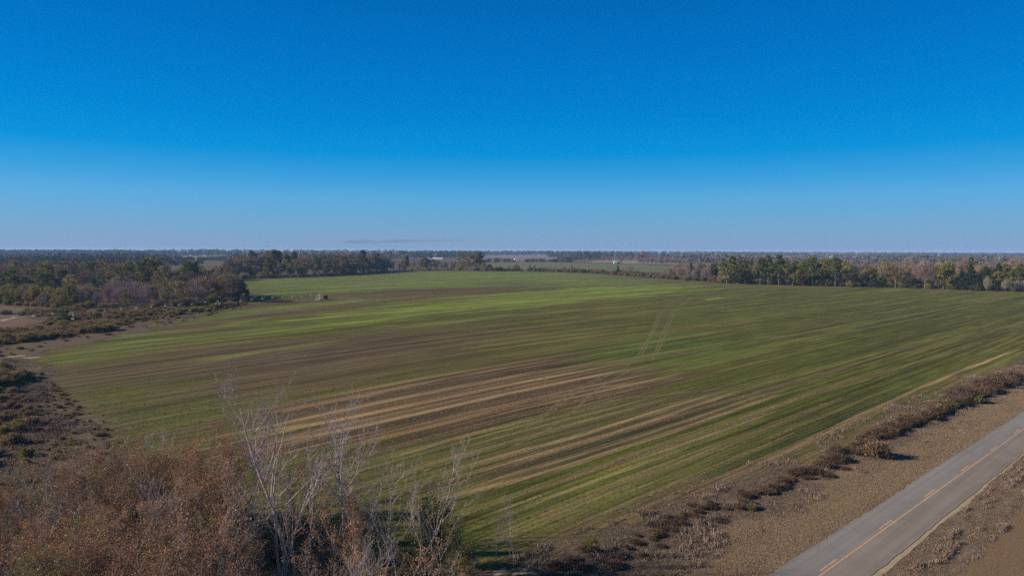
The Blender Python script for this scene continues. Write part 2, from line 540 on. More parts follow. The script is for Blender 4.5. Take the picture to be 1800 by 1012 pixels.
STRIPES = [  # (two or more photograph points along the stripe, half width in metres, colour, strength)
    ([(500, 720), (650, 693), (800, 661), (965, 631)], 1.1, ORG, .95),
    ([(480, 733), (650, 701), (800, 668), (960, 640)], .75, DRK, .9),
    ([(520, 737), (700, 700), (850, 672), (960, 648)], .55, TAN, .7),
    ([(440, 752), (560, 733), (700, 704), (900, 667), (1010, 647)], .6, DRK, .75),
    ([(470, 757), (600, 738), (750, 708), (900, 676), (1040, 651)], .7, ORG, .9),
    ([(400, 780), (500, 765), (640, 739), (800, 703), (900, 680), (1050, 654)], .62, DRK, .9),
    ([(480, 776), (600, 757), (750, 724), (900, 690), (1070, 655)], .7, TAN, .9),
    ([(560, 782), (700, 752), (850, 717), (960, 690), (1100, 660)], .5, (.07, .05, .04), .6),
    ([(620, 780), (760, 748), (900, 712), (980, 695)], .5, ORG, .75),
    ([(660, 785), (800, 750), (900, 725), (980, 712)], .4, DRK, .45),
    ([(700, 800), (820, 766), (930, 738)], .4, TAN, .45),
    ([(960, 700), (1060, 680), (1190, 664)], .7, TAN, .6),
    ([(1000, 718), (1100, 700), (1270, 683)], .6, (.17, .115, .072), .5),
    ([(800, 840), (920, 806), (1033, 775), (1160, 735), (1283, 692)], .5, TAN, .95),
    ([(780, 827), (900, 795), (1020, 766), (1140, 726), (1260, 690)], .35, TAN, .55),
    ([(807, 850), (1000, 800), (1150, 750), (1310, 694)], .62, DRK, .8),
    ([(790, 872), (900, 846), (1000, 818), (1193, 755), (1360, 696)], .42, TAN, .9),
    ([(800, 862), (1000, 806), (1190, 745), (1345, 692)], .25, TAN, .5),
    ([(780, 892), (1000, 833), (1233, 750), (1400, 690)], .6, GRD, .8),
    ([(967, 855), (1133, 800), (1267, 757), (1360, 722)], .5, (.19, .13, .08), .65),
    ([(880, 896), (1000, 862), (1120, 820), (1200, 795)], .35, (.17, .13, .07), .5),
    ([(1000, 935), (1167, 860), (1300, 810), (1450, 750), (1600, 684)], .45, (.040, .066, .018), .85),
    ([(1000, 952), (1120, 905), (1240, 852), (1345, 810), (1400, 784), (1500, 736), (1613, 684), (1703, 646), (1790, 614)], .42, TAN, .85),
    ([(1040, 948), (1167, 890), (1300, 836), (1420, 782), (1520, 735), (1640, 682), (1720, 648)], .28, (.17, .12, .07), .75),
    ([(1100, 935), (1200, 893), (1330, 835), (1480, 775), (1620, 708), (1740, 655)], .5, (.055, .055, .028), .6),
    ([(1100, 960), (1180, 925), (1253, 903), (1320, 872)], .3, TAN, .7),
    ([(1000, 905), (1150, 848), (1300, 790), (1430, 738), (1560, 684)], .35, (.14, .11, .06), .5),
    ([(1150, 745), (1300, 700), (1440, 660), (1560, 622)], .4, (.16, .12, .06), .55),
    ([(1300, 735), (1420, 693), (1530, 652)], .3, (.17, .12, .065), .5),
    ([(800, 612), (950, 593), (1120, 572), (1250, 554), (1400, 540)], .7, (.050, .048, .026), .6),
    ([(900, 640), (1050, 619), (1200, 598), (1350, 568), (1500, 557)], .6, (.045, .038, .025), .7),
    ([(980, 648), (1120, 625), (1300, 596), (1450, 575), (1600, 553)], .5, (.040, .045, .022), .6),
    ([(1100, 640), (1250, 612), (1400, 588), (1490, 568)], .5, (.045, .038, .025), .6),
    ([(1380, 578), (1490, 561)], .5, (.16, .13, .07), .5),
    ([(230, 668), (400, 640), (560, 618), (700, 600)], .5, (.045, .036, .028), .6),
    ([(130, 678), (300, 655), (450, 632), (640, 610), (780, 592)], .5, (.045, .036, .028), .7),
    ([(110, 655), (250, 637), (400, 617), (560, 600)], .5, (.045, .036, .028), .5),
    ([(250, 665), (330, 652), (430, 640)], .6, (.15, .095, .06), .5),
    ([(350, 700), (450, 682), (560, 662), (700, 640)], .6, (.07, .045, .035), .6),
    ([(1185, 517), (1245, 508), (1340, 498), (1420, 497)], 3.0, (.11, .12, .045), .3),
    ([(1240, 527), (1270, 523), (1305, 523)], 1.8, YEL, .8),
    ([(1312, 521), (1342, 519)], 1.0, YEL, .5),
    ([(1290, 504), (1320, 503)], 2.0, YEL, .6),
    ([(640, 576), (700, 571)], .8, YEL, .6),
    ([(1000, 527), (1080, 518), (1180, 510)], 1.2, YEL, .55),
    ([(1090, 508), (1200, 503)], 1.6, YEL, .5),
    ([(800, 535), (900, 528), (960, 523)], 1.2, YEL, .4),
]


def field_colour(x, y):
    u, v = UROW(x, y), VROW(x, y)
    n_long = fbm(u / 38, v / 1.6, 11)
    n_med = fbm(u / 14, v / 4.0, 21)
    n_fine = fbm(u / 5, v / .7, 31, 3)
    n_pat = fbm(u / 34, v / 5.0, 51)
    n_big = fbm(u / 120, v / 30, 41)
    base = np.empty(x.shape + (3,))
    t = smooth(.35, .65, .6 * n_med + .4 * n_big)[..., None]
    base[:] = np.array(OLV) * (1 - t) + np.array(GRN) * t
    s = smooth(.55, .8, n_long)[..., None]
    base = base * (1 - .35 * s) + np.array(BRN) * .35 * s
    q = 1 / 7.0
    for pts, c, st, fe, rag in POLYS:
        W = np.array([G(*p) for p in pts])
        P = np.stack([UROW(W[:, 0], W[:, 1]) * q, VROW(W[:, 0], W[:, 1])], 1)
        d = poly_sdf(u * q, v, P)
        d = d + (n_long - .5) * fe * 3.2 * rag + (n_med - .5) * fe * 2.0 * rag
        patchy = .62 + .6 * smooth(.35, .6, n_pat) if c in (BRT, FGR) else 1.0
        m = np.clip(st * patchy * smooth(fe * .6, -fe * .6, d), 0, 1)[..., None]
        base = base * (1 - m) + np.array(c) * m
    for pts, hw, c, st in STRIPES:
        W = np.array([G(*p) for p in pts])
        Uq, Vq = UROW(W[:, 0], W[:, 1]), VROW(W[:, 0], W[:, 1])
        o = np.argsort(Uq)
        vc = np.interp(u, Uq[o], Vq[o])
        d = np.abs(v - vc) + (n_fine - .5) * hw * 1.2 + (n_long - .5) * hw * .9
        L = max(4.0, (Uq.max() - Uq.min()) * .12)
        e = smooth(Uq.min() - L, Uq.min() + L, u) * smooth(Uq.max() + L, Uq.max() - L, u)
        e = e * smooth(.15, .45, e + (n_med - .5) * .6)
        m = (st * smooth(hw * 1.5, hw * .6, d) * e)[..., None]
        base = base * (1 - m) + np.array(c) * m
    # alternating stubble and bare bands in the brown part
    Wb = np.array([G(*p) for p in [(430, 745), (520, 705), (700, 670), (960, 626), (1070, 643), (1200, 665), (1120, 692), (960, 738), (820, 768), (700, 795), (400, 805)]])
    db = poly_sdf(u * q, v, np.stack([UROW(Wb[:, 0], Wb[:, 1]) * q, VROW(Wb[:, 0], Wb[:, 1])], 1)) + (n_long - .5) * 5
    ib = smooth(1.5, -2.5, db)
    al = vnoise(u / 110, v / .85, 61)
    ta = (ib * smooth(.55, .85, al) * .75)[..., None]
    da = (ib * smooth(.45, .15, al) * .65)[..., None]
    base = base * (1 - ta) + np.array(TAN) * ta
    base = base * (1 - da) + np.array(DRK) * da
    # planter and spray passes: faint long darker or paler lines
    ln = vnoise(u / 160, v / .62, 77)
    base = base * (1 + .75 * (ln - .5))[..., None]
    lk = smooth(.62, .80, vnoise(u / 90 + 9, v / .9, 79))[..., None]
    base = base * (1 - .45 * lk) + np.array((.045, .038, .026)) * .45 * lk
    lp = smooth(.66, .82, vnoise(u / 70 + 3, v / 1.1, 80))[..., None]
    base = base * (1 - .42 * lp) + np.array((.17, .125, .07)) * .42 * lp
    ln2 = vnoise(u / 60, v / 2.6, 78)
    base = base * (1 + .45 * (ln2 - .5))[..., None]
    return base * np.array((1.05, 1.10, .92))


EDGE = (.115, .085, .060)
EDGE_G = (.120, .095, .040)


def field_material():
    m, nt, b = new_mat('crop_field')
    at = N(nt, 'ShaderNodeAttribute', attribute_name='tone')
    uv = N(nt, 'ShaderNodeUVMap', uv_map='rows').outputs[0]
    rows = noise(nt, mapped(nt, uv, (.07, 1.7, 1)), 1.0, 5, .7)     # seedling rows and old stubble rows
    clump = noise(nt, mapped(nt, uv, (1.2, 3.0, 1)), 1.4, 6, .75)
    patch = noise(nt, mapped(nt, uv, (.05, .16, 1)), 1.0, 6, .6)
    s = N(nt, 'ShaderNodeSeparateXYZ')
    nt.links.new(uv, s.inputs[0])
    # drill rows 0.76 m apart and the short chevrons the stubble leaves along them
    wv = math_n(nt, 'SINE', math_n(nt, 'MULTIPLY', s.outputs[1], 2 * math.pi / .76))
    wu = math_n(nt, 'SINE', math_n(nt, 'MULTIPLY', s.outputs[0], 2 * math.pi / .42))
    chev = math_n(nt, 'MULTIPLY', math_n(nt, 'MAXIMUM', wv, 0.0), math_n(nt, 'ADD', math_n(nt, 'MULTIPLY', wu, .5), .5))
    v1 = ramp(nt, rows, [(.30, (.52, .52, .54)), (.5, (1, 1, 1)), (.70, (1.45, 1.40, 1.30))])
    v2 = ramp(nt, clump, [(.28, (.55, .55, .55)), (.5, (.98, .98, .98)), (.72, (1.5, 1.45, 1.35))])
    v3 = ramp(nt, patch, [(.3, (.82, .80, .80)), (.7, (1.18, 1.2, 1.15))])
    c = mixc(nt, 1.0, at.outputs['Color'], v1, 'MULTIPLY')
    c = mixc(nt, 1.0, c, v2, 'MULTIPLY')
    c = mixc(nt, 1.0, c, v3, 'MULTIPLY')
    ln = noise(nt, mapped(nt, uv, (.010, .75, 1)), 1.0, 3, .6)
    rid = math_n(nt, 'ABSOLUTE', math_n(nt, 'SUBTRACT', ln, .5))
    c = mixc(nt, 1.0, c, ramp(nt, rid, [(0.0, (.62, .60, .60)), (.016, (.80, .79, .78)), (.034, (1, 1, 1))]), 'MULTIPLY')
    ln2 = noise(nt, mapped(nt, uv, (.014, 1.1, 1)), 1.0, 3, .6)
    rid2 = math_n(nt, 'ABSOLUTE', math_n(nt, 'SUBTRACT', ln2, .56))
    c = mixc(nt, 1.0, c, ramp(nt, rid2, [(0.0, (1.32, 1.26, 1.18)), (.022, (1.0, 1.0, 1.0))]), 'MULTIPLY')
    sc = N(nt, 'ShaderNodeSeparateColor')
    nt.links.new(at.outputs['Color'], sc.inputs[0])
    straw = math_n(nt, 'MULTIPLY', math_n(nt, 'SUBTRACT', sc.outputs[0], math_n(nt, 'MULTIPLY', sc.outputs[1], .9)), 9.0)
    N_cl = N(nt, 'ShaderNodeClamp')
    nt.links.new(straw, N_cl.inputs[0])
    k = math_n(nt, 'MULTIPLY', math_n(nt, 'ADD', math_n(nt, 'MULTIPLY', N_cl.outputs[0], .55), .12), chev)
    c = mixc(nt, k, c, (.36, .25, .15))
    nt.links.new(c, b.inputs['Base Color'])
    hgt = math_n(nt, 'ADD', math_n(nt, 'MULTIPLY', clump, .5), math_n(nt, 'MULTIPLY', rows, .5))
    bp = N(nt, 'ShaderNodeBump')
    bp.inputs['Strength'].default_value = .8
    bp.inputs['Distance'].default_value = .13
    nt.links.new(hgt, bp.inputs['Height'])
    nt.links.new(bp.outputs[0], b.inputs['Normal'])
    return m


def build_field():
    xs = np.concatenate([np.arange(-260, -130, 3.0), np.arange(-130, 130, 1.6), np.arange(130, 480, 3.5)])
    cs, c = [], 15.0
    while c < 1010:
        cs.append(c)
        c += .42 + max(0, c - 90) * .0055
    cs = np.array(cs)
    X, C = np.meshgrid(xs, cs)
    Y = C + F(X)
    d = poly_sdf(X, Y, FIELD)
    wob = 0.0 + (fbm(X / 9, Y / 9, 91) - .5) * 9 + (fbm(X / 2.5, Y / 2.5, 95) - .5) * 5
    near = np.clip(260 / np.maximum(Y, 60), .3, 1)
    d2 = d + wob * near
    colr = field_colour(X, Y)
    e = smooth(-5.0, 0.2, d2)[..., None]
    gn = smooth(.4, .6, fbm(X / 6, Y / 6, 99))[..., None]
    ec = np.array(EDGE) * (1 - gn) + np.array(EDGE_G) * gn
    colr = colr * (1 - e) + ec * e
    nr, nc = X.shape
    V = np.stack([X, Y, np.full_like(X, .03)], -1).reshape(-1, 3)
    i = np.arange(nr * nc).reshape(nr, nc)
    f = np.stack([i[:-1, :-1], i[:-1, 1:], i[1:, 1:], i[1:, :-1]], -1).reshape(-1, 4)
    ok = (d2.reshape(-1)[f] < .8).all(1)
    f = f[ok]
    used = np.unique(f)
    remap = -np.ones(nr * nc, dtype=np.int64)
    remap[used] = np.arange(len(used))
    me = mesh_np('crop_field', V[used], remap[f], field_material())
    set_color(me, colr.reshape(-1, 3)[used])
    uvl = me.uv_layers.new(name='rows')
    vi = np.empty(len(me.loops), dtype=np.int32)
    me.loops.foreach_get('vertex_index', vi)
    P = V[used][vi]
    uv = np.stack([UROW(P[:, 0], P[:, 1]), VROW(P[:, 0], P[:, 1])], 1).astype(np.float32)
    uvl.data.foreach_set('uv', uv.ravel())
    o = link('crop_field', me)
    tag(o, kind='structure')
    return o


build_field()

# ------------------------------------------------------------------ road
RC0, RC1 = G(1441, 1012), G(1800, 753.5)
RD = (RC1 - RC0) / np.linalg.norm(RC1 - RC0)
RN = np.array([RD[1], -RD[0]])           # to the right of the road
RL = abs(np.dot(G(1352, 1012) - RC0, RN))
RR = abs(np.dot(G(1533, 1012) - RC0, RN))


def road_pt(s, t): return RC0 + RD * s + RN * t


def asphalt(name, base):
    m, nt, b = new_mat(name)
    p = pos(nt)
    n1 = noise(nt, p, .22, 5, .6)
    n2 = noise(nt, p, 9.0, 4, .8)
    ang = math.atan2(RD[1], RD[0])
    n3 = noise(nt, mapped(nt, p, (1, 1, 1), (0, 0, -ang)), 1.0, 2)
    st = noise(nt, mapped(nt, mapped(nt, p, (1, 1, 1), (0, 0, -ang)), (.03, 1.3, 1)), 1.0, 4)
    k = math_n(nt, 'ADD', math_n(nt, 'MULTIPLY', n1, .35), math_n(nt, 'ADD', math_n(nt, 'MULTIPLY', st, .45), math_n(nt, 'MULTIPLY', n2, .2)))
    c = ramp(nt, k, [(.3, tuple(x * .72 for x in base)), (.5, base), (.7, tuple(x * 1.3 for x in base))])
    cr = N(nt, 'ShaderNodeTexVoronoi', feature='DISTANCE_TO_EDGE')
    cr.inputs['Scale'].default_value = .22
    nt.links.new(mapped(nt, mixc(nt, .25, p, noise(nt, p, .6, 4, .6, 1), 'LINEAR_LIGHT')), cr.inputs['Vector'])
    line = math_n(nt, 'LESS_THAN', cr.outputs[0], .006)
    c = mixc(nt, math_n(nt, 'MULTIPLY', line, .16), c, (.05, .045, .04))
    nt.links.new(c, b.inputs['Base Color'])
    b.inputs['Roughness'].default_value = .85
    return m


def road_strip(name, s0, s1, tl, tr, z, mat, step=2.0, jl=0, jr=0, seed=1, z_edge=None, parent=None):
    r = np.random.default_rng(seed)
    n = int((s1 - s0) / step) + 1
    V = []
    a = np.linspace(s0, s1, n)
    jl_ = r.normal(0, 1, n) * jl + (vnoise(a / 6, a * 0, seed) - .5) * jl * 5
    jr_ = r.normal(0, 1, n) * jr + (vnoise(a / 6, a * 0 + 3, seed) - .5) * jr * 5
    for i in range(n):
        for t in (tl + jl_[i], tr + jr_[i]):
            q = road_pt(a[i], t)
            V.append((q[0], q[1], z))
    f = [(2 * i, 2 * i + 1, 2 * i + 3, 2 * i + 2) for i in range(n - 1)]
    me = mesh_np(name, V, f, mat)
    return link(name, me, parent)


RANG = -math.atan2(RD[1], RD[0])
verge_mat = grass_sheet_mat('verge_grass', [(.25, (.085, .058, .040)), (.42, (.155, .106, .068)), (.52, (.20, .142, .088)), (.62, (.20, .150, .070)), (.78, (.15, .120, .045))], .35, 3.0, .8, .25, RANG, .3)
rough_mat = grass_sheet_mat('rough_grass', [(.30, (.045, .030, .020)), (.40, (.115, .082, .055)), (.50, (.19, .138, .095)), (.60, (.24, .178, .118)), (.75, (.22, .175, .10))], .8, 2.6, 1.0, .5, RANG, .45)
dirt_mat = grass_sheet_mat('bare_orange_ground', [(.25, (.11, .075, .045)), (.45, (.18, .118, .070)), (.6, (.155, .115, .060)), (.75, (.13, .112, .052))], .2, 3.5, .5, .12, RANG, .4)
ditch_mat = grass_sheet_mat('ditch_weeds', [(.25, (.070, .050, .036)), (.42, (.115, .082, .058)), (.55, (.16, .118, .082)), (.75, (.18, .135, .085))], .6, 2.4, 1.0, .5)

o = road_strip('ditch', -22, 420, -RL - 13.5, -RL - 3.5, .006, ditch_mat, .8, .7, .4, 5); tag(o, kind='structure')
o = road_strip('verge', -30, 500, -RL - 6.0, -RL + .5, .012, verge_mat, .8, .8, 0, 3); tag(o, kind='structure')
o = road_strip('rough_verge', -30, 500, RR - .5, RR + 4.4, .012, rough_mat, 1.2, 0, .3, 4); tag(o, kind='structure')
o = road_strip('dirt_field', -30, 600, RR + 3.9, RR + 90, .008, dirt_mat, 3, .2, 0, 6); tag(o, kind='structure')
o = road_strip('road_shoulder', -30, 500, RR - .25, RR + .38, .022, grass_sheet_mat('sandy_shoulder', [(.3, (.26, .20, .12)), (.7, (.40, .31, .19))], 1, 6, .3, .05), 1.2, 0, .07, 8); tag(o, kind='structure')
road = road_strip('road', -30, 900, -RL, .0, .05, asphalt('asphalt_grey', (.205, .190, .172)), .5, .06, 0, 11); tag(road, kind='structure')
o = road_strip('road_lane', -30, 900, .0, RR, .05, asphalt('asphalt_brown', (.205, .172, .142)), .8, 0, .035, 12); tag(o, kind='structure')


def paint_mat():
    m, nt, b = new_mat('worn_yellow_paint')
    n1 = noise(nt, pos(nt), 5.0, 5, .7)
    c = ramp(nt, n1, [(.3, (.30, .20, .13)), (.5, (.50, .30, .15)), (.8, (.60, .38, .19))])
    nt.links.new(c, b.inputs['Base Color'])
    b.inputs['Roughness'].default_value = .7
    return m


pm = paint_mat()
o = road_strip('road_centre_line', -30, 900, -.06, .07, .056, pm, 3, .006, .006, 14); tag(o, kind='structure')
s_first = np.dot(G(1457, 994) - RC0, RD)
dash_mesh = None
k = 0
for i in range(-3, 24):
    s = s_first + i * 12.19 - 1.5
    nm = 'lane_dash'
    o = road_strip(nm, s, s + 3.05, -.38, -.25, .056, pm, 1.0, .005, .005, 20 + i)
    tag(o, kind='structure')
    k += 1

# ------------------------------------------------------------------ tyre tracks across the field
def track_material():
    m, nt, b = new_mat('pressed_track')
    n1 = noise(nt, pos(nt), .9, 6, .75)
    c = ramp(nt, noise(nt, pos(nt), .05, 3), [(.4, (.19, .185, .075)), (.6, (.25, .19, .11))])
    nt.links.new(c, b.inputs['Base Color'])
    tr = N(nt, 'ShaderNodeBsdfTransparent')
    mx = N(nt, 'ShaderNodeMixShader')
    f = ramp(nt, n1, [(.40, (0, 0, 0)), (.56, (.70, .70, .70))])
    nt.links.new(f, mx.inputs[0])
    nt.links.new(tr.outputs[0], mx.inputs[1]); nt.links.new(b.outputs[0], mx.inputs[2])
    nt.links.new(mx.outputs[0], nt.nodes['Material Output'].inputs['Surface'])
    return m


trm = track_material()


def catmull(P, n=14):
    P = [np.array(p, float) for p in P]
    P = [2 * P[0] - P[1]] + P + [2 * P[-1] - P[-2]]
    out = []
    for i in range(1, len(P) - 2):
        for j in range(n):
            t = j / n
            a, b, c, d = P[i - 1], P[i], P[i + 1], P[i + 2]
            out.append(.5 * ((2 * b) + (c - a) * t + (2 * a - 5 * b + 4 * c - d) * t * t + (3 * b - a - 3 * c + d) * t ** 3))
    out.append(P[-2])
    return out


def ribbon(name, P, hw, z, mat):
    P = catmull(P)
    V = []
    for i, p in enumerate(P):
        d = P[min(i + 1, len(P) - 1)] - P[max(i - 1, 0)]
        d /= np.linalg.norm(d)
        nrm = np.array([-d[1], d[0]])
        w = hw * (1 + .3 * math.sin(i * 1.7))
        for s_ in (1, -1):
            q = p + nrm * w * s_
            V.append((q[0], q[1], z))
    f = [(2 * i, 2 * i + 2, 2 * i + 3, 2 * i + 1) for i in range(len(P) - 1)]
    o = link(name, mesh_np(name, V, f, mat))
    tag(o, kind='structure')
    return o


for pts in ([(1201, 520), (1178, 534), (1158, 552), (1149, 575), (1138, 598), (1120, 625), (1095, 650)],
            [(1206, 520), (1184, 534), (1163, 552), (1153, 575), (1141, 600), (1126, 628)],
            [(1213, 521), (1196, 536), (1181, 553), (1167, 580), (1158, 604), (1145, 635)],
            [(1218, 522), (1201, 537), (1186, 553), (1173, 580), (1163, 605), (1150, 632)],
            [(1100, 645), (1060, 664), (1010, 692), (972, 722), (925, 752)],
            [(1108, 650), (1070, 672), (1040, 692), (1005, 725), (950, 762), (900, 785)],
            [(1055, 662), (1002, 690), (965, 722), (915, 750)],
            [(950, 660), (942, 664), (944, 669), (955, 670)],
            [(965, 659), (957, 663), (959, 668), (970, 669)]):
    ribbon('wheel_track', [G(*p) for p in pts], .26, .040, trm)

# ------------------------------------------------------------------ other patches of land
def patch(name, px, stops, z, s1=.05, s2=.6, amp=0, step=8, seed=1, bump=.4):
    pts = [G(*p) for p in px]
    if amp: pts = edge_wobble(pts, amp, step, seed)
    return sheet(name, pts, z, grass_sheet_mat(name + '_surface', stops, s1, s2, bump, .3))


def soft_patch(name, px, stops, z, feather, step, seed, s1=.3, s2=1.5, rough=1.0):
    P = np.array([G(*p) for p in px])
    lo, hi = P.min(0) - feather, P.max(0) + feather
    X, Y = np.meshgrid(np.arange(lo[0], hi[0] + step, step), np.arange(lo[1], hi[1] + step, step))
    d = poly_sdf(X, Y, P) + (fbm(X / (feather * 1.5), Y / (feather * 1.5), seed) - .5) * feather * 3 * rough
    a = smooth(feather * .4, -feather * .6, d)
    nr, nc = X.shape
    V = np.stack([X, Y, np.full_like(X, z)], -1).reshape(-1, 3)
    i = np.arange(nr * nc).reshape(nr, nc)
    f = np.stack([i[:-1, :-1], i[:-1, 1:], i[1:, 1:], i[1:, :-1]], -1).reshape(-1, 4)
    f = f[(a.reshape(-1)[f] > 0).any(1)]
    used = np.unique(f)
    rm = -np.ones(nr * nc, dtype=np.int64); rm[used] = np.arange(len(used))
    m = grass_sheet_mat(name + '_surface', stops, s1, s2, .4, .2)
    nt = m.node_tree
    at = N(nt, 'ShaderNodeAttribute', attribute_name='tone')
    n1 = noise(nt, pos(nt), 1.2 / max(step, .4), 5, .7)
    k = math_n(nt, 'MULTIPLY', at.outputs['Fac'], math_n(nt, 'ADD', .45, n1))
    k = ramp(nt, k, [(.25, (0, 0, 0)), (.75, (1, 1, 1))])
    tr = N(nt, 'ShaderNodeBsdfTransparent')
    mx = N(nt, 'ShaderNodeMixShader')
    nt.links.new(k, mx.inputs[0])
    nt.links.new(tr.outputs[0], mx.inputs[1]); nt.links.new(nt.nodes['Principled BSDF'].outputs[0], mx.inputs[2])
    nt.links.new(mx.outputs[0], nt.nodes['Material Output'].inputs['Surface'])
    me = mesh_np(name, V[used], rm[f], m)
    set_color(me, np.repeat(a.reshape(-1)[used][:, None], 3, 1))
    o = link(name, me)
    tag(o, kind='structure')
    return o


sand = [(.3, (.30, .21, .14)), (.5, (.42, .31, .21)), (.7, (.52, .40, .28))]
brownf = [(.3, (.085, .060, .042)), (.5, (.13, .092, .064)), (.7, (.17, .12, .082))]
sandc = [(.3, (.20, .15, .105)), (.5, (.28, .21, .15)), (.7, (.36, .28, .20))]
soft_patch('brown_field', [(-150, 540), (0, 536), (60, 540), (58, 556), (90, 564), (40, 584), (0, 594), (-150, 620)], brownf, .010, 7, 2.0, 3, .1, 1.0)
soft_patch('sand_patch', [(28, 626), (40, 621), (60, 617), (84, 618), (88, 620), (62, 624), (44, 628)], sandc, .045, 4.0, .6, 4, .3, 1.5, 1.6)
soft_patch('sandy_track', [(-60, 566), (0, 562), (14, 563), (10, 571), (2, 580), (-60, 598)], sandc, .020, 5, 1.2, 5)
soft_patch('sandy_track', [(0, 561), (20, 557.5), (60, 554), (62, 555.5), (22, 560), (2, 565)], sandc, .024, 2, .8, 6)
soft_patch('bare_sand', [(868, 1006), (885, 999), (925, 1000), (945, 1008), (900, 1012), (872, 1012)], sandc, .020, .7, .15, 7, .6, 3)
# dry, purple-brown open ground between the crop and the scrub on the left
soft_patch('dry_margin', [(60, 640), (85, 650), (130, 690), (190, 770), (260, 840), (150, 900), (60, 860), (70, 760), (70, 700), (40, 660)], [(.3, (.075, .055, .040)), (.5, (.125, .095, .066)), (.7, (.17, .135, .075))], .018, 6, .9, 8, .5, 2.5)
soft_patch('dry_margin', [(0, 606), (110, 592), (215, 578), (300, 565), (380, 549), (430, 536), (436, 540), (330, 562), (230, 588), (110, 612), (60, 625), (0, 640)], [(.3, (.075, .060, .036)), (.5, (.11, .085, .055)), (.7, (.14, .115, .06))], .042, 4, 1.4, 9, .4, 1.6)
greenf = [(.3, (.100, .105, .045)), (.5, (.125, .130, .058)), (.7, (.15, .145, .07))]
patch('green_pasture', [(915, 474), (1000, 472), (1190, 480), (1260, 478), (1240, 469), (1180, 466.5), (1000, 462), (900, 459.5), (850, 459), (840, 470)], greenf, .020, .01, .1)
plow = [(.3, (.13, .10, .10)), (.5, (.17, .13, .13)), (.7, (.21, .165, .16))]
patch('plowed_field', [(820, 458), (850, 449), (960, 447), (975, 450), (1000, 454), (960, 457), (900, 459)], plow, .030, .004, .05)
tanf = [(.3, (.17, .135, .095)), (.5, (.22, .17, .12)), (.7, (.25, .20, .14))]
patch('stubble_field', [(1090, 463), (1100, 459), (1230, 459), (1290, 463), (1200, 465)], tanf, .034, .01, .1)
patch('stubble_field', [(1030, 461), (1060, 457), (1140, 458), (1120, 462)], tanf, .032, .01, .1)
patch('pale_field', [(1280, 453), (1300, 450), (1410, 451), (1400, 454)], tanf, .04, .004, .05)
patch('pale_field', [(1490, 453), (1500, 451), (1550, 452), (1545, 454.5)], [(.3, (.40, .36, .32)), (.7, (.5, .45, .4))], .04, .004, .05)
patch('pale_field', [(300, 454), (330, 447.5), (366, 447), (362, 451), (420, 455), (340, 457)], tanf, .04, .004, .05)
patch('pale_field', [(745, 455.5), (750, 452.5), (780, 452.5), (776, 456)], [(.3, (.40, .38, .40)), (.7, (.5, .47, .5))], .04, .004, .05)

# ------------------------------------------------------------------ plant generators
def leaf_quads(C, size, r, aspect=1.0):
    n = len(C)
    a = r.normal(size=(n, 3)); a /= np.linalg.norm(a, axis=1)[:, None]
    b = r.normal(size=(n, 3)); b -= (b * a).sum(1)[:, None] * a; b /= np.linalg.norm(b, axis=1)[:, None]
    s = (size * (.6 + .8 * r.random(n)))[:, None]
    a = a * s * .5; b = b * s * .5 * aspect
    return np.stack([C - a - b * .6, C + a * .8 - b, C + a + b * .7, C - a * .7 + b], 1)


def slivers(C, D, L, w, r):
    n = len(C)
    D = D / np.linalg.norm(D, axis=1)[:, None]
    b = r.normal(size=(n, 3)); b -= (b * D).sum(1)[:, None] * D; b /= np.linalg.norm(b, axis=1)[:, None]
    L = (L * (.5 + r.random(n)))[:, None]
    w = (w * (.6 + .8 * r.random(n)))[:, None]
    e = C + D * L
    return np.stack([C - b * w * .5, C + b * w * .5, e + b * w * .15, e - b * w * .15], 1)


def blob(c, rad, n, r, lo=.35):
    d = r.normal(size=(n, 3)); d /= np.linalg.norm(d, axis=1)[:, None]
    q = (lo + (1 - lo) * r.random(n) ** .6)[:, None]
    return np.asarray(c) + d * q * np.asarray(rad)


def limbs(r, h0, h1, n, spread, rise, r0, base_r, lean=.25):
    mb = MB()
    top = np.array([r.normal(0, lean), r.normal(0, lean), h1])
    mid = np.array([r.normal(0, lean * .4), r.normal(0, lean * .4), h0 + (h1 - h0) * .4])
    mb.add(tube((0, 0, -.3), mid, base_r, base_r * .7, 6))
    mb.add(tube(mid, top, base_r * .7, base_r * .25, 6))
    for i in range(n):
        t = h0 + (h1 - h0) * (i + r.random()) / n
        a = i * 2.4 + r.random()
        p = mid + (top - mid) * max(0, (t - mid[2]) / (top[2] - mid[2])) if t > mid[2] else np.array([0, 0, t])
        L = spread * (.6 + .5 * r.random()) * (1 - .45 * (t - h0) / (h1 - h0))
        q = p + np.array([math.cos(a) * L, math.sin(a) * L, L * rise])
        mb.add(tube(p, q, r0, r0 * .35, 4))
    return mb


def crown_mesh(name, clumps, per, size, mat, r, lo=.35, aspect=1.0):
    C = np.concatenate([blob(c, rad, per, r, lo) for c, rad in clumps])
    return quads_mesh(name, leaf_quads(C, size, r, aspect), mat)


def p_pine(seed):
    r = np.random.default_rng(seed)
    tr = limbs(r, 3.6, 9.4, 11, 1.7, .25, .05, .12, .2).mesh('trunk', M['bark_pale'])
    cl = []
    z0_ = 2.2 + 2.2 * r.random()
    for i in range(34):
        t = i / 33
        z = z0_ + (9.6 - z0_) * t + r.normal(0, .25)
        R = (1.0 - t) ** .55 * 2.0 * (.35 + .8 * r.random())
        a = i * 2.4 + r.random()
        k = .62 + .35 * r.random()
        cl.append(((math.cos(a) * R, math.sin(a) * R, z), (k * 1.15, k * 1.15, k * .62)))
    return [('trunk', tr), ('crown', crown_mesh('crown', cl, 60, .26, M['pine'], r))]


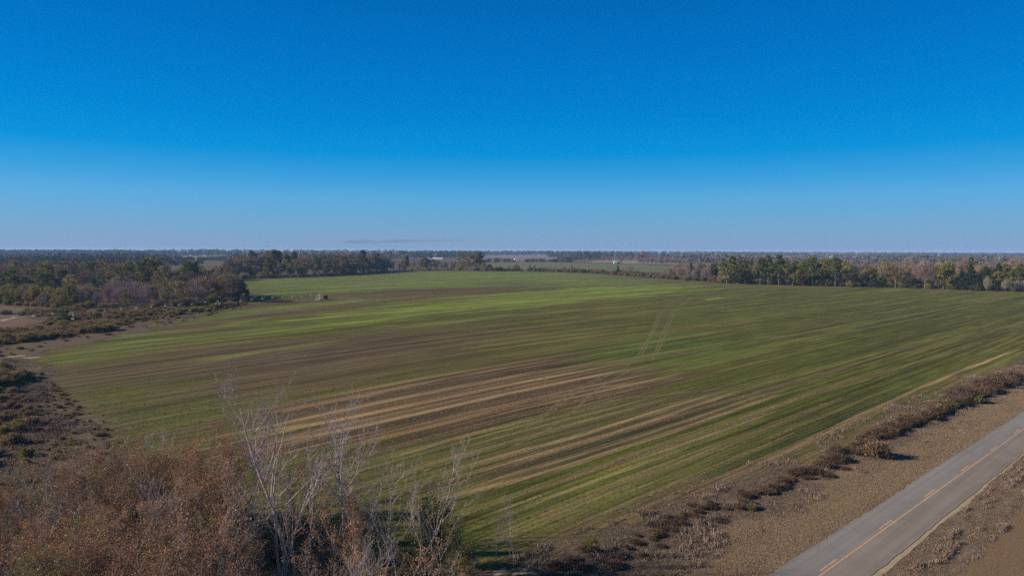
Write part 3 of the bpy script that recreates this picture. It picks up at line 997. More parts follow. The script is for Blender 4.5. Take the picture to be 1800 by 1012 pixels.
def p_round(seed, mat, low=1.2, rx=3.0, n=30, per=55, size=.34, sparse=1.0, bark='bark'):
    r = np.random.default_rng(seed)
    tr = limbs(r, 2.0, 8.3, 8, 2.4, .6, .07, .18).mesh('trunk', M[bark])
    cl = []
    lop = r.normal(0, .12, 2)
    for i in range(n):
        d = r.normal(size=3); d /= np.linalg.norm(d)
        z = (low + 9.2) / 2 + d[2] * (9.0 - low) / 2 * (.75 + .2 * r.random())
        w = rx * (.62 + .3 * r.random())
        k = .75 + .65 * r.random()
        x = d[0] * w + lop[0] * z; y = d[1] * w + lop[1] * z
        cl.append(((x, y, z), (k, k, k * .8)))
    return [('trunk', tr), ('crown', crown_mesh('crown', cl, int(per * sparse), size, mat, r, .3))]


def p_bare(seed, mat, rx=2.8, n=2300, low=2.5, w=.036, bark='bark_pale', lean=.25):
    r = np.random.default_rng(seed)
    tr = limbs(r, 2.4, 8.8, 16, 2.3, 1.1, .055, .15, lean).mesh('trunk', M[bark])
    k = r.random((n, 1))
    d = r.normal(size=(n, 3)); d /= np.linalg.norm(d, axis=1)[:, None]
    q = r.random((n, 1)) ** .5
    cz = (low + 9.0) / 2
    P = d * q * np.array([rx, rx, (9.0 - low) / 2]) + [0, 0, cz]
    lump = .82 + .3 * np.sin(d[:, :1] * 5 + seed) * np.cos(d[:, 1:2] * 4 + seed * 2)
    P[:, :2] *= lump
    D = np.stack([P[:, 0], P[:, 1], (P[:, 2] - 2.5) * .9 + 1.2], 1) + r.normal(0, .9, (n, 3))
    return [('trunk', tr), ('crown', quads_mesh('crown', slivers(P, D, 1.0, w, r), mat))]


def p_cedar(seed):
    r = np.random.default_rng(seed)
    tr = MB().add(tube((0, 0, -.2), (0, 0, 9.0), .14, .04, 6)).mesh('trunk', M['bark'])
    cl = []
    for i in range(26):
        t = (i + r.random()) / 26
        R = 2.0 * (1 - t) ** .8 * (.6 + .3 * r.random()) + .05
        a = i * 2.4
        k = .5 + .75 * (1 - t)
        cl.append(((math.cos(a) * R, math.sin(a) * R, .8 + 8.6 * t), (k, k, k * .9)))
    return [('trunk', tr), ('crown', crown_mesh('crown', cl, 55, .30, M['cedar'], r, .3))]


def p_bush(seed, mat, twig=None, rx=7.5, n=20, per=55, size=.9):
    """nominal 10 high, wider than high, leaves to the ground"""
    r = np.random.default_rng(seed)
    mb = MB()
    for i in range(9):
        a = r.random() * 6.28; R = rx * .7 * r.random()
        mb.add(tube((math.cos(a) * .4, math.sin(a) * .4, -.3), (math.cos(a) * R, math.sin(a) * R, 5 + 4 * r.random()), .16, .06, 4))
    cl = []
    for i in range(n):
        a = r.random() * 6.28; R = rx * .72 * math.sqrt(r.random()); z = (1 - (R / rx) ** 2) * 7.2 * (.45 + .55 * r.random()) + .6
        k = 1.7 + 1.3 * r.random()
        cl.append(((math.cos(a) * R, math.sin(a) * R, z), (k * 1.2, k * 1.2, k * .9)))
    C = np.concatenate([blob(c, rad, per, r, .2) for c, rad in cl])
    C[:, 2] = np.abs(C[:, 2])
    Q = leaf_quads(C, size, r)
    if twig:
        n2 = 700
        P = np.stack([r.normal(0, rx * .35, n2), r.normal(0, rx * .35, n2), r.random(n2) * 5], 1)
        D = np.stack([P[:, 0] * .12, P[:, 1] * .12, np.ones(n2)], 1) + r.normal(0, .25, (n2, 3))
        Q = np.concatenate([Q, slivers(P, D, 4.0, .14, r)])
    return [('stems', mb.mesh('stems', M['bark'])), ('foliage', quads_mesh('foliage', Q, mat))]


# --- near trees, grown branch by branch
def grow_tree(seed, h=10.0, stems=1, levels=4, limb_n=8, spread=.5, lean=(0, 0), r0=.11, bend=.10, clear=.25, twigs=(6, 5, 4)):
    r = np.random.default_rng(seed)
    parts = [MB(), MB()]
    tips = []

    def grow(p, d, L, rad, lev):
        nseg = (7, 5, 4, 3, 2)[lev]
        sides = (6, 5, 4, 3, 3)[lev]
        pts, rr = [p], [rad]
        for i in range(nseg):
            d = d + r.normal(0, bend * (1 + .6 * lev), 3)
            d[2] += .05 + .05 * lev
            d /= np.linalg.norm(d)
            p = p + d * L / nseg
            pts.append(p); rr.append(rad * (1 - .82 * (i + 1) / nseg))
        for i in range(nseg):
            parts[0 if lev == 0 else 1].add(tube(pts[i], pts[i + 1], rr[i], rr[i + 1], sides))
        if lev >= levels - 1:
            tips.append(pts[-1]); tips.append(pts[nseg // 2])
        if lev + 1 > levels: return
        if lev + 1 < levels + 0:
            n = limb_n if lev == 0 else twigs[min(lev - 1, 2)]
            for j in range(n):
                t = clear + (1 - clear) * (j + r.random() * .8) / n if lev == 0 else .2 + .8 * (j + r.random() * .8) / n
                t = min(t, .98)
                k = t * nseg; i = int(k)
                q = pts[i] + (pts[i + 1] - pts[i]) * (k - i)
                ax = pts[i + 1] - pts[i]; ax = ax / np.linalg.norm(ax)
                s = r.normal(size=3); s -= s.dot(ax) * ax; s /= np.linalg.norm(s)
                an = spread * (.75 + .6 * r.random())
                nd = ax * math.cos(an) + s * math.sin(an)
                nd[2] = abs(nd[2]) * .9 + .12
                nd /= np.linalg.norm(nd)
                ll = L * (.52 if lev == 0 else .5) * (1.15 - .65 * t) * (.7 + .6 * r.random())
                grow(q, nd, ll, max(.009, (rr[i] * .62)), lev + 1)

    for s_ in range(stems):
        a = s_ * 2.1 + r.random()
        k = .0 if stems == 1 else .16 + .10 * r.random()
        d = np.array([math.cos(a) * k + lean[0], math.sin(a) * k + lean[1], 1.0]); d /= np.linalg.norm(d)
        hh = h * (1 if s_ == 0 else .7 + .25 * r.random())
        grow(np.array([math.cos(a) * .12 * (stems > 1), math.sin(a) * .12 * (stems > 1), -.15]), d, hh, r0 * (1 if s_ == 0 else .75), 0)
    return parts, np.array(tips)


def p_near_bare(seed, mat='branch', **kw):
    parts, tips = grow_tree(seed, **kw)
    return [('trunk', parts[0].mesh('trunk', M[mat])), ('branches', parts[1].mesh('branches', M[mat]))]


def p_near_leafy(seed, leaf, nleaf=2600, size=.11, cl=.30, mat='branch_dark', drop=.35, **kw):
    parts, tips = grow_tree(seed, **kw)
    r = np.random.default_rng(seed + 5)
    # leaves hang on in tufts on some of the twigs only
    keep = tips[r.random(len(tips)) > drop]
    C = keep[r.integers(0, len(keep), nleaf)] + r.normal(0, cl, (nleaf, 3)) * [1, 1, .8]
    C[:, 2] = np.maximum(C[:, 2], .2)
    return [('trunk', parts[0].mesh('trunk', M[mat])), ('branches', parts[1].mesh('branches', M[mat])), ('leaves', quads_mesh('leaves', leaf_quads(C, size, r, .7), leaf))]


# foreground leaf materials have a few leaves painted pale to stand for glints of light
M['rust_near'] = leaf_mat('rust_brown_leaves', [(0.088, 0.062, 0.04), (0.175, 0.115, 0.07), (0.279, 0.152, 0.076), (0.372, 0.184, 0.084), (0.31, 0.198, 0.114)], .5, .3, (.02, (.60, .54, .44)))
M['olive_near'] = leaf_mat('olive_green_leaves', [(0.055, 0.058, 0.019), (0.114, 0.106, 0.03), (0.184, 0.154, 0.043), (0.26, 0.205, 0.064)], .7, .35, (.03, (.55, .50, .36)))
M['dark_near'] = leaf_mat('dark_evergreen_leaves', [(.018, .026, .013), (.034, .044, .018), (.060, .066, .026), (.10, .095, .040)], .8, .1)

PROTO = {}


def proto(kind, fn, n):
    PROTO[kind] = [fn(i) for i in range(n)]


proto('pine', lambda i: p_pine(100 + i), 5)
proto('evergreen', lambda i: p_round(200 + i, M['evergreen']), 5)
proto('olive', lambda i: p_round(300 + i, M['olive'], 1.0, 3.2, 28, 42, .32), 5)
proto('autumn', lambda i: p_round(400 + i, M['autumn'], 2.4, 3.6, 26, 44, .32), 4)
proto('rust', lambda i: p_round(500 + i, M['rust'], 2.0, 3.2, 24, 40, .30), 3)
proto('yellow', lambda i: p_round(600 + i, M['yellow'], .8, 2.6, 26, 50, .32), 2)
proto('cedar', lambda i: p_cedar(700 + i), 3)
proto('bare', lambda i: p_bare(800 + i, M['twig']), 6)
proto('bare_pink', lambda i: p_bare(820 + i, M['twig_pink'], 3.2, 2600, .8, .032), 5)
proto('bare_grey', lambda i: p_bare(840 + i, M['twig_grey'], 2.3, 1800, 1.5, .034), 6)
proto('bush_green', lambda i: p_bush(900 + i, M['evergreen'], None, 6.0), 4)
proto('bush_olive', lambda i: p_bush(920 + i, M['olive'], True, 6.5), 4)
proto('bush_brown', lambda i: p_bush(940 + i, M['brush'], True, 7.5), 5)
proto('bush_dark', lambda i: p_bush(960 + i, M['brush_dark'], True, 8.5), 5)
proto('weeds', lambda i: p_bush(980 + i, M['hedge'], True, 9.5, 22, 60, .7), 5)

NAMES = {'pine': ('pine_tree', 'tree'), 'evergreen': ('evergreen_tree', 'tree'), 'olive': ('leafy_tree', 'tree'), 'autumn': ('autumn_tree', 'tree'),
         'rust': ('russet_tree', 'tree'), 'yellow': ('yellow_green_tree', 'tree'), 'cedar': ('cedar_tree', 'tree'), 'bare': ('bare_tree', 'tree'),
         'bare_pink': ('bare_thicket_tree', 'tree'), 'bare_grey': ('bare_sapling', 'tree'), 'bush_green': ('green_bush', 'bush'),
         'bush_olive': ('olive_bush', 'bush'), 'bush_brown': ('brown_bush', 'bush'), 'bush_dark': ('bramble_bush', 'bush'), 'weeds': ('dead_brush', 'bush')}
LOOK = {'pine': 'tall dark green pine', 'evergreen': 'dark round-crowned evergreen', 'olive': 'dull olive leafy tree',
        'autumn': 'ochre and olive autumn tree', 'rust': 'reddish brown autumn tree', 'yellow': 'yellow-green leafy tree', 'cedar': 'narrow dark cedar',
        'bare': 'bare grey-brown winter tree', 'bare_pink': 'bare pinkish-brown small tree', 'bare_grey': 'slender bare grey tree',
        'bush_green': 'dark green bush', 'bush_olive': 'olive bush', 'bush_brown': 'brown leafless bush', 'bush_dark': 'dark bramble bush', 'weeds': 'dead brown brush'}

pick = random.Random(11)


def place(kind, x, y, h, label, group=None, rz=None, wide=1.0, var=None, name=None, cat=None):
    P = PROTO[kind]
    parts = P[pick.randrange(len(P)) if var is None else var]
    nm, ct = NAMES[kind]
    s = h / 10.0
    root = empty(name or nm, (x, y, 0), pick.random() * 6.28 if rz is None else rz, s)
    root.scale = (s * wide, s * wide, s)
    tag(root, label, cat or ct, group)
    for pn, me in parts:
        link(pn, me, root)
    return root


def proj(x, y, z=0.0):
    d = _R3.T @ np.array([x, y, z - H])
    return 900 + 1200 * d[0] / -d[2], 506 - 1200 * d[1] / -d[2]


def top_h(x, y, ytop):
    px, _ = proj(x, y)
    return yat(px, ytop, y)[2 - 1]


def kinds_name(k):
    n = NAMES[k][0].replace('_', ' ')
    return n + ('' if n.endswith('brush') else 'es' if n.endswith('sh') else 's')


def spot(px, row, rows, p0, p1):
    t = (px - p0) / max(1, p1 - p0)
    a = 'left' if t < .34 else 'middle' if t < .67 else 'right'
    b = 'front' if row < max(1, rows * .34) else 'back' if row > rows * .66 else 'inner'
    return ', %s %s, ' % (b, a)


def zone(front, rows, gap, spacing, tops, kinds, where, fac=None, hmin=3, hmax=26, jit=.25, first=0.0, xlim=(-90, 1890), wide=1.0, far=False):
    """rows of trees behind a front line given in photograph pixels; tops = skyline profile [(px, py)]; kinds(px, row) -> {kind: weight}"""
    FW = [G(*p) for p in front]
    FP0, FP1 = max(0, front[0][0]), min(1800, front[-1][0])
    tx, ty = [t[0] for t in tops], [t[1] for t in tops]
    out = 0
    for rI in range(rows):
        off = first + gap * rI
        line = [w * (1 + off / np.linalg.norm(w)) for w in FW]
        for a, b in zip(line[:-1], line[1:]):
            L = np.linalg.norm(b - a)
            t = pick.random() * spacing
            while t < L:
                q = a + (b - a) * t / L + np.array([pick.gauss(0, spacing * .2), pick.gauss(0, gap * .25)])
                t += spacing * (.7 + .6 * pick.random())
                px, py = proj(q[0], q[1])
                if px < xlim[0] or px > xlim[1]: continue
                w = kinds(px, rI)
                ks = list(w)
                kd = pick.choices(ks, [w[k] for k in ks])[0]
                if kd == 'none': continue
                h = top_h(q[0], q[1], float(np.interp(px, tx, ty)))
                h *= (1 - jit * pick.random() ** 1.3 * 1.4) * (fac[min(rI, len(fac) - 1)] if fac else 1)
                h = min(max(h, hmin), hmax)
                if kd.startswith('bush'): h = min(h, 5.5) * (.6 + .4 * pick.random())
                place(kd, q[0], q[1], h, LOOK[kd] + spot(px, rI, rows, FP0, FP1) + where, kinds_name(kd) + ' ' + where, wide=wide * (.85 + .35 * pick.random()))
                out += 1
    return out


cnt = {}
# left thicket in front of the woods
TH_TOP = [(-90, 490), (0, 497), (60, 495), (110, 502), (150, 492), (190, 487), (215, 484), (260, 490), (300, 490), (330, 486), (365, 476), (400, 475), (415, 480), (428, 498), (440, 512)]
def k_th(x, r):
    if r == 0: return {'bush_olive': 3, 'bush_brown': 2, 'bush_dark': 2, 'none': 2}
    if x < 60: return {'olive': 5, 'bare_pink': 2, 'evergreen': 1.5, 'bush_olive': 1}
    if x < 135: return {'olive': 5, 'bare_pink': 2, 'evergreen': .7, 'yellow': .25}
    if x < 305: return {'bare_pink': 8, 'bare': 1, 'olive': .5}
    if x < 395: return {'bare_pink': 2.5, 'bare': 2, 'olive': 3, 'rust': .8}
    return {'bare': 3, 'evergreen': 1.6, 'rust': 2, 'olive': 1}
cnt['thicket'] = zone([(-100, 538), (0, 536), (60, 540), (110, 545), (200, 543), (300, 542), (370, 535), (400, 534), (432, 528)], 7, 8, 4.8, TH_TOP, k_th, 'in the thicket at the left field edge',
     fac=[.35, .62, .8, .95, 1, 1, 1], hmin=2, hmax=15, first=6)
# left woods
W_TOP = [(-90, 458), (0, 461), (10, 457), (45, 451), (90, 455), (130, 452), (150, 449), (185, 448), (215, 451), (240, 452), (262, 447), (280, 450), (295, 461), (320, 470)]
def k_w(x, r):
    if r <= 1: return {'evergreen': 4, 'bare': 3, 'pine': 1, 'rust': .7, 'olive': 1}
    if r <= 3: return {'bare': 5, 'evergreen': 1.5, 'rust': 1, 'autumn': 2}
    return {'autumn': 6, 'bare': 3, 'rust': 1, 'evergreen': .6}
cnt['woods'] = zone([(-100, 518), (0, 516), (100, 514), (200, 512), (300, 510)], 7, 26, 7.5, W_TOP, k_w, 'in the woods behind the left thicket', fac=[.72, .8, .86, .92, .97, 1, 1.02], hmin=8)
# trees left of the far field corner
def k_c(x, r): return {'bare': 4, 'evergreen': 2, 'olive': 2, 'pine': 1, 'rust': .6}
cnt['corner'] = zone([(300, 507), (345, 500), (400, 494), (418, 492)], 5, 22, 8, [(295, 470), (320, 464), (335, 454), (350, 459), (362, 474), (385, 462), (400, 452), (420, 449)], k_c, 'right of the left woods', fac=[.7, .8, .9, 1, 1], hmin=5)
# far tree line, left part
D_TOP = [(400, 450), (425, 448), (442, 442), (450, 446), (470, 440), (485, 438), (495, 443), (508, 440), (540, 441), (580, 443), (617, 440), (640, 443), (668, 443), (684, 452)]
def k_d(x, r):
    if r == 0: return {'bush_green': 3, 'bush_olive': 2, 'olive': 1.2, 'cedar': .8, 'bare_grey': 1}
    if r <= 2: return {'bare': 4, 'olive': 2.5, 'evergreen': 1.6, 'autumn': 1, 'pine': .8, 'cedar': .4}
    return {'bare': 5, 'pine': 2.5, 'evergreen': 1.2, 'autumn': .7}
cnt['fartree'] = zone([(405, 491.8), (470, 489.5), (560, 487), (640, 482), (682, 478.5)], 6, 17, 7.2, D_TOP, k_d, 'in the far tree line by the bright field', fac=[.32, .6, .78, .9, 1.0, 1.04], hmin=3.5, hmax=29, first=4)
# centre, between the tree line and the hedgerow
E_TOP = [(680, 452), (700, 449), (715, 450), (735, 452), (745, 450), (760, 452), (790, 457), (810, 455), (822, 452), (850, 458), (862, 468)]
def k_e(x, r):
    if r == 0: return {'bush_olive': 3, 'bush_brown': 2, 'bare_grey': 3, 'olive': 1, 'cedar': .3}
    return {'bare': 4, 'bare_grey': 3, 'olive': 1.6, 'evergreen': .8, 'none': 2}
cnt['centre'] = zone([(686, 476.5), (780, 475.5), (860, 476)], 4, 18, 7, E_TOP, k_e, 'left of the hedgerow gap', fac=[.5, .8, .95, 1], hmin=3, first=5)
# hedgerow
def k_f(x, r):
    if 916 < x < 929: return {'none': 1}
    return {'bush_green': 2.5, 'bush_brown': 3, 'bare_grey': 4, 'bush_olive': 2, 'cedar': .5, 'bare': .4}
cnt['hedgerow'] = zone([(862, 476.2), (905, 476.3), (960, 477.2), (1040, 480), (1120, 486), (1180, 491)], 3, 7, 4.2, [(860, 466), (905, 461), (912, 470), (935, 463), (960, 464), (980, 468), (1003, 464), (1040, 470), (1086, 467), (1110, 465), (1130, 477), (1160, 474), (1185, 464)], k_f,
     'in the hedgerow along the far field edge', fac=[.8, 1, 1], hmin=3.5, jit=.4, first=4)
# bare stand left of the pines
def k_g(x, r):
    if r == 0: return {'bush_green': 4, 'bush_brown': 2, 'bare_grey': 2}
    return {'bare': 5, 'bare_grey': 3, 'cedar': .3, 'evergreen': .5}
cnt['barestand'] = zone([(1178, 491), (1230, 494.5), (1268, 496.5)], 6, 11, 6.2, [(1165, 472), (1180, 464), (1200, 458), (1230, 455), (1255, 457), (1275, 460)], k_g, 'in the bare stand left of the pines', fac=[.4, .8, .9, .95, 1, 1], first=4)
# right tree line
R_TOP = [(1262, 466), (1272, 452), (1290, 448), (1305, 450), (1318, 460), (1333, 452), (1350, 450), (1368, 448), (1380, 457), (1400, 452), (1425, 451), (1445, 451), (1470, 452), (1485, 453), (1500, 455), (1520, 460), (1540, 458),
         (1562, 455), (1575, 459), (1590, 470), (1610, 458), (1635, 459), (1655, 453), (1675, 458), (1690, 466), (1710, 460), (1735, 456), (1760, 457), (1800, 462), (1890, 460)]
def k_r(x, r):
    if r == 0: return {'bush_green': 3, 'bush_brown': 2, 'bush_olive': 3, 'bare_grey': 1}
    if r == 1: return {'evergreen': 2, 'olive': 3, 'bare_grey': 1.5, 'rust': .8, 'cedar': .6}
    if x < 1500: return {'pine': 2.6, 'evergreen': 2.4, 'olive': 3, 'bare': 1.6, 'autumn': .6, 'rust': .5}
    if x < 1640: return {'bare': 3, 'olive': 2.2, 'evergreen': 2, 'rust': 1.2, 'autumn': 1}
    return {'evergreen': 2.4, 'cedar': 1.2, 'olive': 1.4, 'autumn': 1.5, 'bare': 1.4}
cnt['right'] = zone([(1266, 497.5), (1300, 499), (1400, 502), (1530, 505), (1640, 508), (1715, 510.5), (1800, 513), (1900, 516)], 6, 7.5, 5.2, R_TOP, k_r, 'in the right tree line behind the field', fac=[.34, .52, .85, .95, 1.0], hmin=2.5, jit=.3, first=4)
def k_rb(x, r):
    if x < 1330: return {'bare': 3, 'pine': 1.4, 'autumn': 1}
    if x < 1520: return {'pine': 2, 'autumn': 1.8, 'bare': 2, 'evergreen': 1}
    if x < 1700: return {'bare': 5, 'evergreen': .8, 'rust': 1}
    return {'pine': 2, 'autumn': 1.5, 'bare': 2.4, 'evergreen': 1.6}
cnt['rightback'] = zone([(1255, 489), (1400, 492), (1530, 494), (1640, 496), (1900, 500)], 5, 26, 9.5, [(1250, 456), (1400, 452), (1500, 455), (1560, 455), (1600, 452), (1660, 451), (1720, 447), (1750, 446), (1780, 450), (1900, 447)], k_rb,
     'in the woods behind the right tree line', fac=[.9, .95, 1, 1, 1], hmin=9)
print('zones', cnt)

# trees that stand out one by one
def lone(kind, px, base, top, label, wide=1.0, var=None, rz=None, name=None):
    x, y = G(px, base)
    h = top_h(x, y, top)
    return place(kind, x, y, h, label, None, rz, wide, var, name)


lone('evergreen', 335, 499, 453, 'rounded dark green tree standing alone behind the left thicket', 1.0)
lone('evergreen', 418, 529, 483, 'dark broad tree closing the right end of the left thicket', 1.0, 1)
lone('evergreen', 431, 527.6, 506, 'small ragged dark cedar-like tree at the tip of the thicket beside the irrigation truss', .7, 3)
lone('bare', 408, 531, 478, 'brown leafless tree beside the dark tree at the end of the left thicket', 1.2, 2)
lone('yellow', 130, 540, 494, 'small bright yellow-green tree poking out of the left thicket', .8, 0)
lone('yellow', 117, 540, 497, 'dull yellow-green small tree left of the bright yellow-green one in the thicket', .7, 1)
lone('autumn', 291, 541, 490, 'yellowish olive small tree in the middle of the bare thicket', .6, 1)
lone('evergreen', 262, 505, 446, 'tallest reddish-topped dark tree at the right end of the left woods', 1.3, 2)
lone('evergreen', 5, 519, 466, 'very dark rounded evergreen at the left edge of the photo', 1.3, 4)
lone('pine', 443, 484, 441, 'pine rising above the far tree line near its left end', 1.0, 0)
lone('pine', 490, 484, 441, 'bushy pine standing above bare trees in the far tree line', 1.2, 2)
lone('bare', 481, 483, 435.5, 'tallest bare tree of the far tree line, reaching above the horizon', 1.0, 1)
lone('pine', 638, 480, 439, 'pine in the far tree line above olive bushes', 1.1, 3)
lone('pine', 715, 475.8, 449, 'small dark pine right of the end of the far tree line', .9, 1)
lone('evergreen', 749, 474.5, 449, 'grey-green tree standing between low bushes left of the hedgerow', 1.1, 2)
lone('autumn', 827, 476, 439, 'tall ochre-olive tree at the left end of the hedgerow', 1.5, 0)
lone('pine', 843, 475.5, 443, 'dark blue-green tree leaning on the tall ochre tree', 1.3, 4)
lone('evergreen', 861, 475.8, 463, 'low dark bushy tree just right of the tall ochre tree', 1.3, 1)
lone('olive', 908, 476.3, 461, 'dense grey-green tree on the left side of the hedgerow gap', .8, 2)
lone('bare_grey', 931, 476.5, 461, 'slim bare tree on the right side of the hedgerow gap', .8, 2)
lone('cedar', 1005, 478.2, 464, 'dark upright cedar in the hedgerow', 1.0, 0)
lone('cedar', 1086, 483, 466, 'thick dark cedar in the hedgerow below the white farmhouse', 1.1, 1)
lone('bare', 1107, 485, 465, 'bare round tree in the hedgerow right of the thick cedar', 1.1, 3)
lone('evergreen', 1131, 487.3, 477.5, 'low round dark bush-like tree in the hedgerow before the pasture', 1.8, 3)
lone('olive', 1278, 498.5, 450, 'large olive-green tree at the left end of the pines', 1.3, 3)
lone('evergreen', 1297, 499, 447.5, 'broad dark green tree beside the large olive-green tree', 1.25, 0)
lone('pine', 1336, 500.5, 451.5, 'pine with a tall bare trunk left of the highest pine', .9, 1)
lone('pine', 1350, 500.8, 449.5, 'full-crowned pine just left of the highest pine', 1.0, 0)
lone('pine', 1369, 501.3, 447.5, 'highest pine of the right tree line', 1.15, 2)
lone('olive', 1393, 501.8, 455, 'leafy olive tree right of the highest pine', 1.2, 0)
lone('pine', 1428, 502.6, 450.5, 'spreading pine with ochre foliage behind it in the right tree line', 1.3, 3)
lone('pine', 1468, 503.6, 451.5, 'pine with a pale long trunk visible in the right tree line', 1.2, 4)
lone('rust', 1412, 502.2, 476, 'russet small tree below the spreading pine', 1.1, 0)
lone('rust', 1492, 504, 476, 'russet small tree in front of the pale-trunked pine', 1.1, 1)
lone('rust', 1574, 506, 457, 'rusty-topped tree above dark bushes in the right tree line', 1.1, 2)
lone('cedar', 1535, 505, 478, 'dark pointed young evergreen at the edge of the right tree line', 1.5, 2)
lone('bare', 1625, 507.6, 457, 'wide pale-branched tree left of the yellow-green tree', 1.5, 4)
lone('yellow', 1658, 508.6, 453, 'yellow-green tree standing out of the dark right tree line', 1.05, 0)
lone('cedar', 1690, 509.6, 474, 'left one of three very dark cedars right of the yellow-green tree', 1.5, 0)
lone('cedar', 1706, 510, 466, 'middle one of three very dark cedars right of the yellow-green tree', 1.4, 1)
lone('cedar', 1732, 510.5, 467, 'right one of three very dark cedars, behind the lone bare tree', 1.5, 2)
lone('bare_grey', 1735, 511.6, 484, 'lone small bare tree with a pale trunk in front of the dark cedars', 1.1, 0)
for i, px in enumerate((1767, 1774, 1781, 1788, 1795, 1803, 1811, 1820)):
    x, y = G(px, 512.6)
    place('bare_grey', x, y, top_h(x, y, 489 + (i * 37 % 5)), 'one of the small pinkish bare trees in a row at the far right field edge', 'small pink bare trees in a row at the far right', wide=1.1, name='orchard_tree')

# ------------------------------------------------------------------ far things: pecan orchard, farmhouse, barns, grain bins, mast
for i in range(13):
    for j in range(2):
        px = 1124 + i * 6.9 + j * 2.5
        x, y = G(px, 466.5 - j * 1.4 + i * .1)
        place('bare', x, y, 15 - 2 * pick.random(), 'bare pecan tree in the orchard rows beyond the green pasture', 'bare pecan trees in orchard rows', wide=.9, name='orchard_tree')
for px, b_, t_ in ((1060, 463.5, 446), (1071, 463.3, 448), (1093, 463.4, 449), (1108, 463.5, 447), (1130, 464, 438.5), (1120, 464, 442), (1136, 463.5, 441)):
    x, y = G(px, b_)
    place('bare', x, y, min(30, top_h(x, y, t_)), 'large bare shade tree near the white farmhouse beyond the pasture', 'bare shade trees by the farmhouse', wide=1.0)
lone('evergreen', 1091, 463, 451, 'dark green tree beside the white farmhouse', .8, 1)


def gable(w, d, hw, hr):
    """walls with gable ends (4 walls as quads, gable tips as quads) and a roof of two thick slopes; ridge along y"""
    v = [(-w, -d, 0), (w, -d, 0), (w, d, 0), (-w, d, 0), (-w, -d, hw), (w, -d, hw), (w, d, hw), (-w, d, hw), (0, -d, hr), (0, d, hr)]
    f = [(0, 1, 5, 4), (1, 2, 6, 5), (2, 3, 7, 6), (3, 0, 4, 7), (4, 5, 8, 8), (6, 7, 9, 9)]
    return v, f


def tri_mesh(name, v, f, mat):
    me = bpy.data.meshes.new(name)
    me.from_pydata([tuple(map(float, p)) for p in v], [], [tuple(dict.fromkeys(q)) for q in f])
    me.materials.append(mat)
    me.update()
    return me


def house(px, base, w, d, hw, hr, label, wall='white', roof='roof_pale', rz=0.0, cat='house', name='farmhouse', windows=2, chimney=False):
    x, y = G(px, base)
    root = empty(name, (x, y, 0), rz)
    tag(root, label, cat)
    v, f = gable(w, d, hw, hr)
    link('wall', tri_mesh('wall', v, f, M[wall]), root)
    ov, t = .4, .18
    sl = (hr - hw) / w
    V, Fc = [], []
    for s in (-1, 1):
        b = len(V)
        V += [(s * (w + ov), -d - ov, hw - ov * sl + .03), (s * (w + ov), d + ov, hw - ov * sl + .03), (0, d + ov, hr + .03), (0, -d - ov, hr + .03)]
        V += [(p[0], p[1], p[2] + t) for p in V[b:b + 4]]
        Fc += [(b, b + 1, b + 2, b + 3), (b + 7, b + 6, b + 5, b + 4), (b, b + 3, b + 7, b + 4), (b + 1, b, b + 4, b + 5), (b + 2, b + 1, b + 5, b + 6)]
    rf = link('roof', tri_mesh('roof', V, Fc, M[roof]), root)
    if chimney:
        cv, cf = box(-.4, .4, -.4, .4, hr - 1, hr + 1.0)
        link('chimney', mesh_np('chimney', cv, cf, M['redwall']), rf)
    for i in range(windows):
        cx = -w + 2 * w * (i + .5) / windows
        wv, wf = box(cx - .45, cx + .45, -d - .08, -d + .02, 1.0, 2.3)
        link('window', mesh_np('window', wv, wf, M['glass']), root)
    dv, df = box(-.45, .45, -d - .10, -d + .02, 0, 2.0) if windows % 2 == 0 else box(w * .45, w * .45 + .9, -d - .10, -d + .02, 0, 2.0)
    link('door', mesh_np('door', dv, df, M['bark']), root)
    return root


house(1081, 463.6, 2.7, 5.0, 3.2, 6.0, 'small white gabled farmhouse among bare trees beyond the pasture', roof='roof_pale', windows=2, chimney=True)
house(1086, 463.7, 2.8, 3.0, 2.6, 4.6, 'low red-brown outbuilding right beside the white farmhouse', wall='redwall', roof='roof_pale', name='outbuilding', cat='shed')
house(1191, 458, 5.5, 14, 4.5, 6.5, 'pale-roofed barn above the bare woods left of the pines', wall='redwall', roof='roof_pale', rz=1.3, name='barn', cat='barn', windows=3)
house(1145, 450.5, 9, 26, 4.5, 7.0, 'long low building with a pale roof far behind the pecan orchard', wall='roof_pale', roof='roof_pale', rz=1.57, name='barn', cat='barn')
house(913, 458.5, 2.6, 3.4, 2.6, 3.8, 'small white shed left of the far hedge end by the plowed field', name='shed', cat='shed')
house(920, 458.2, 2.2, 3.8, 2.4, 3.4, 'small pale-roofed shed right of the other one by the plowed field', name='shed', cat='shed', wall='roof_pale', roof='white')
house(298, 447.8, 8, 12, 5, 9, 'distant white-roofed barn above the left woods', name='barn', cat='barn', roof='white', rz=1.3)
house(90, 451.8, 7, 24, 4.5, 7, 'long pale building on the horizon above the left woods', name='barn', cat='barn', roof='roof_pale', rz=1.5)
house(1424.5, 452.2, 5, 7, 4.5, 8, 'left one of two far white houses above the pines', rz=.5)
house(1461, 452.3, 6, 9, 5, 9, 'right one of two far white houses above the pines', rz=-.4)
house(1559, 453.6, 5, 9, 4.5, 7, 'distant pale building beside the pale field at the right', rz=.9, name='barn', cat='barn')
house(963.5, 447.4, 7, 9, 7, 12, 'far white farm building right of the white grain bins', rz=.3, name='barn', cat='barn')


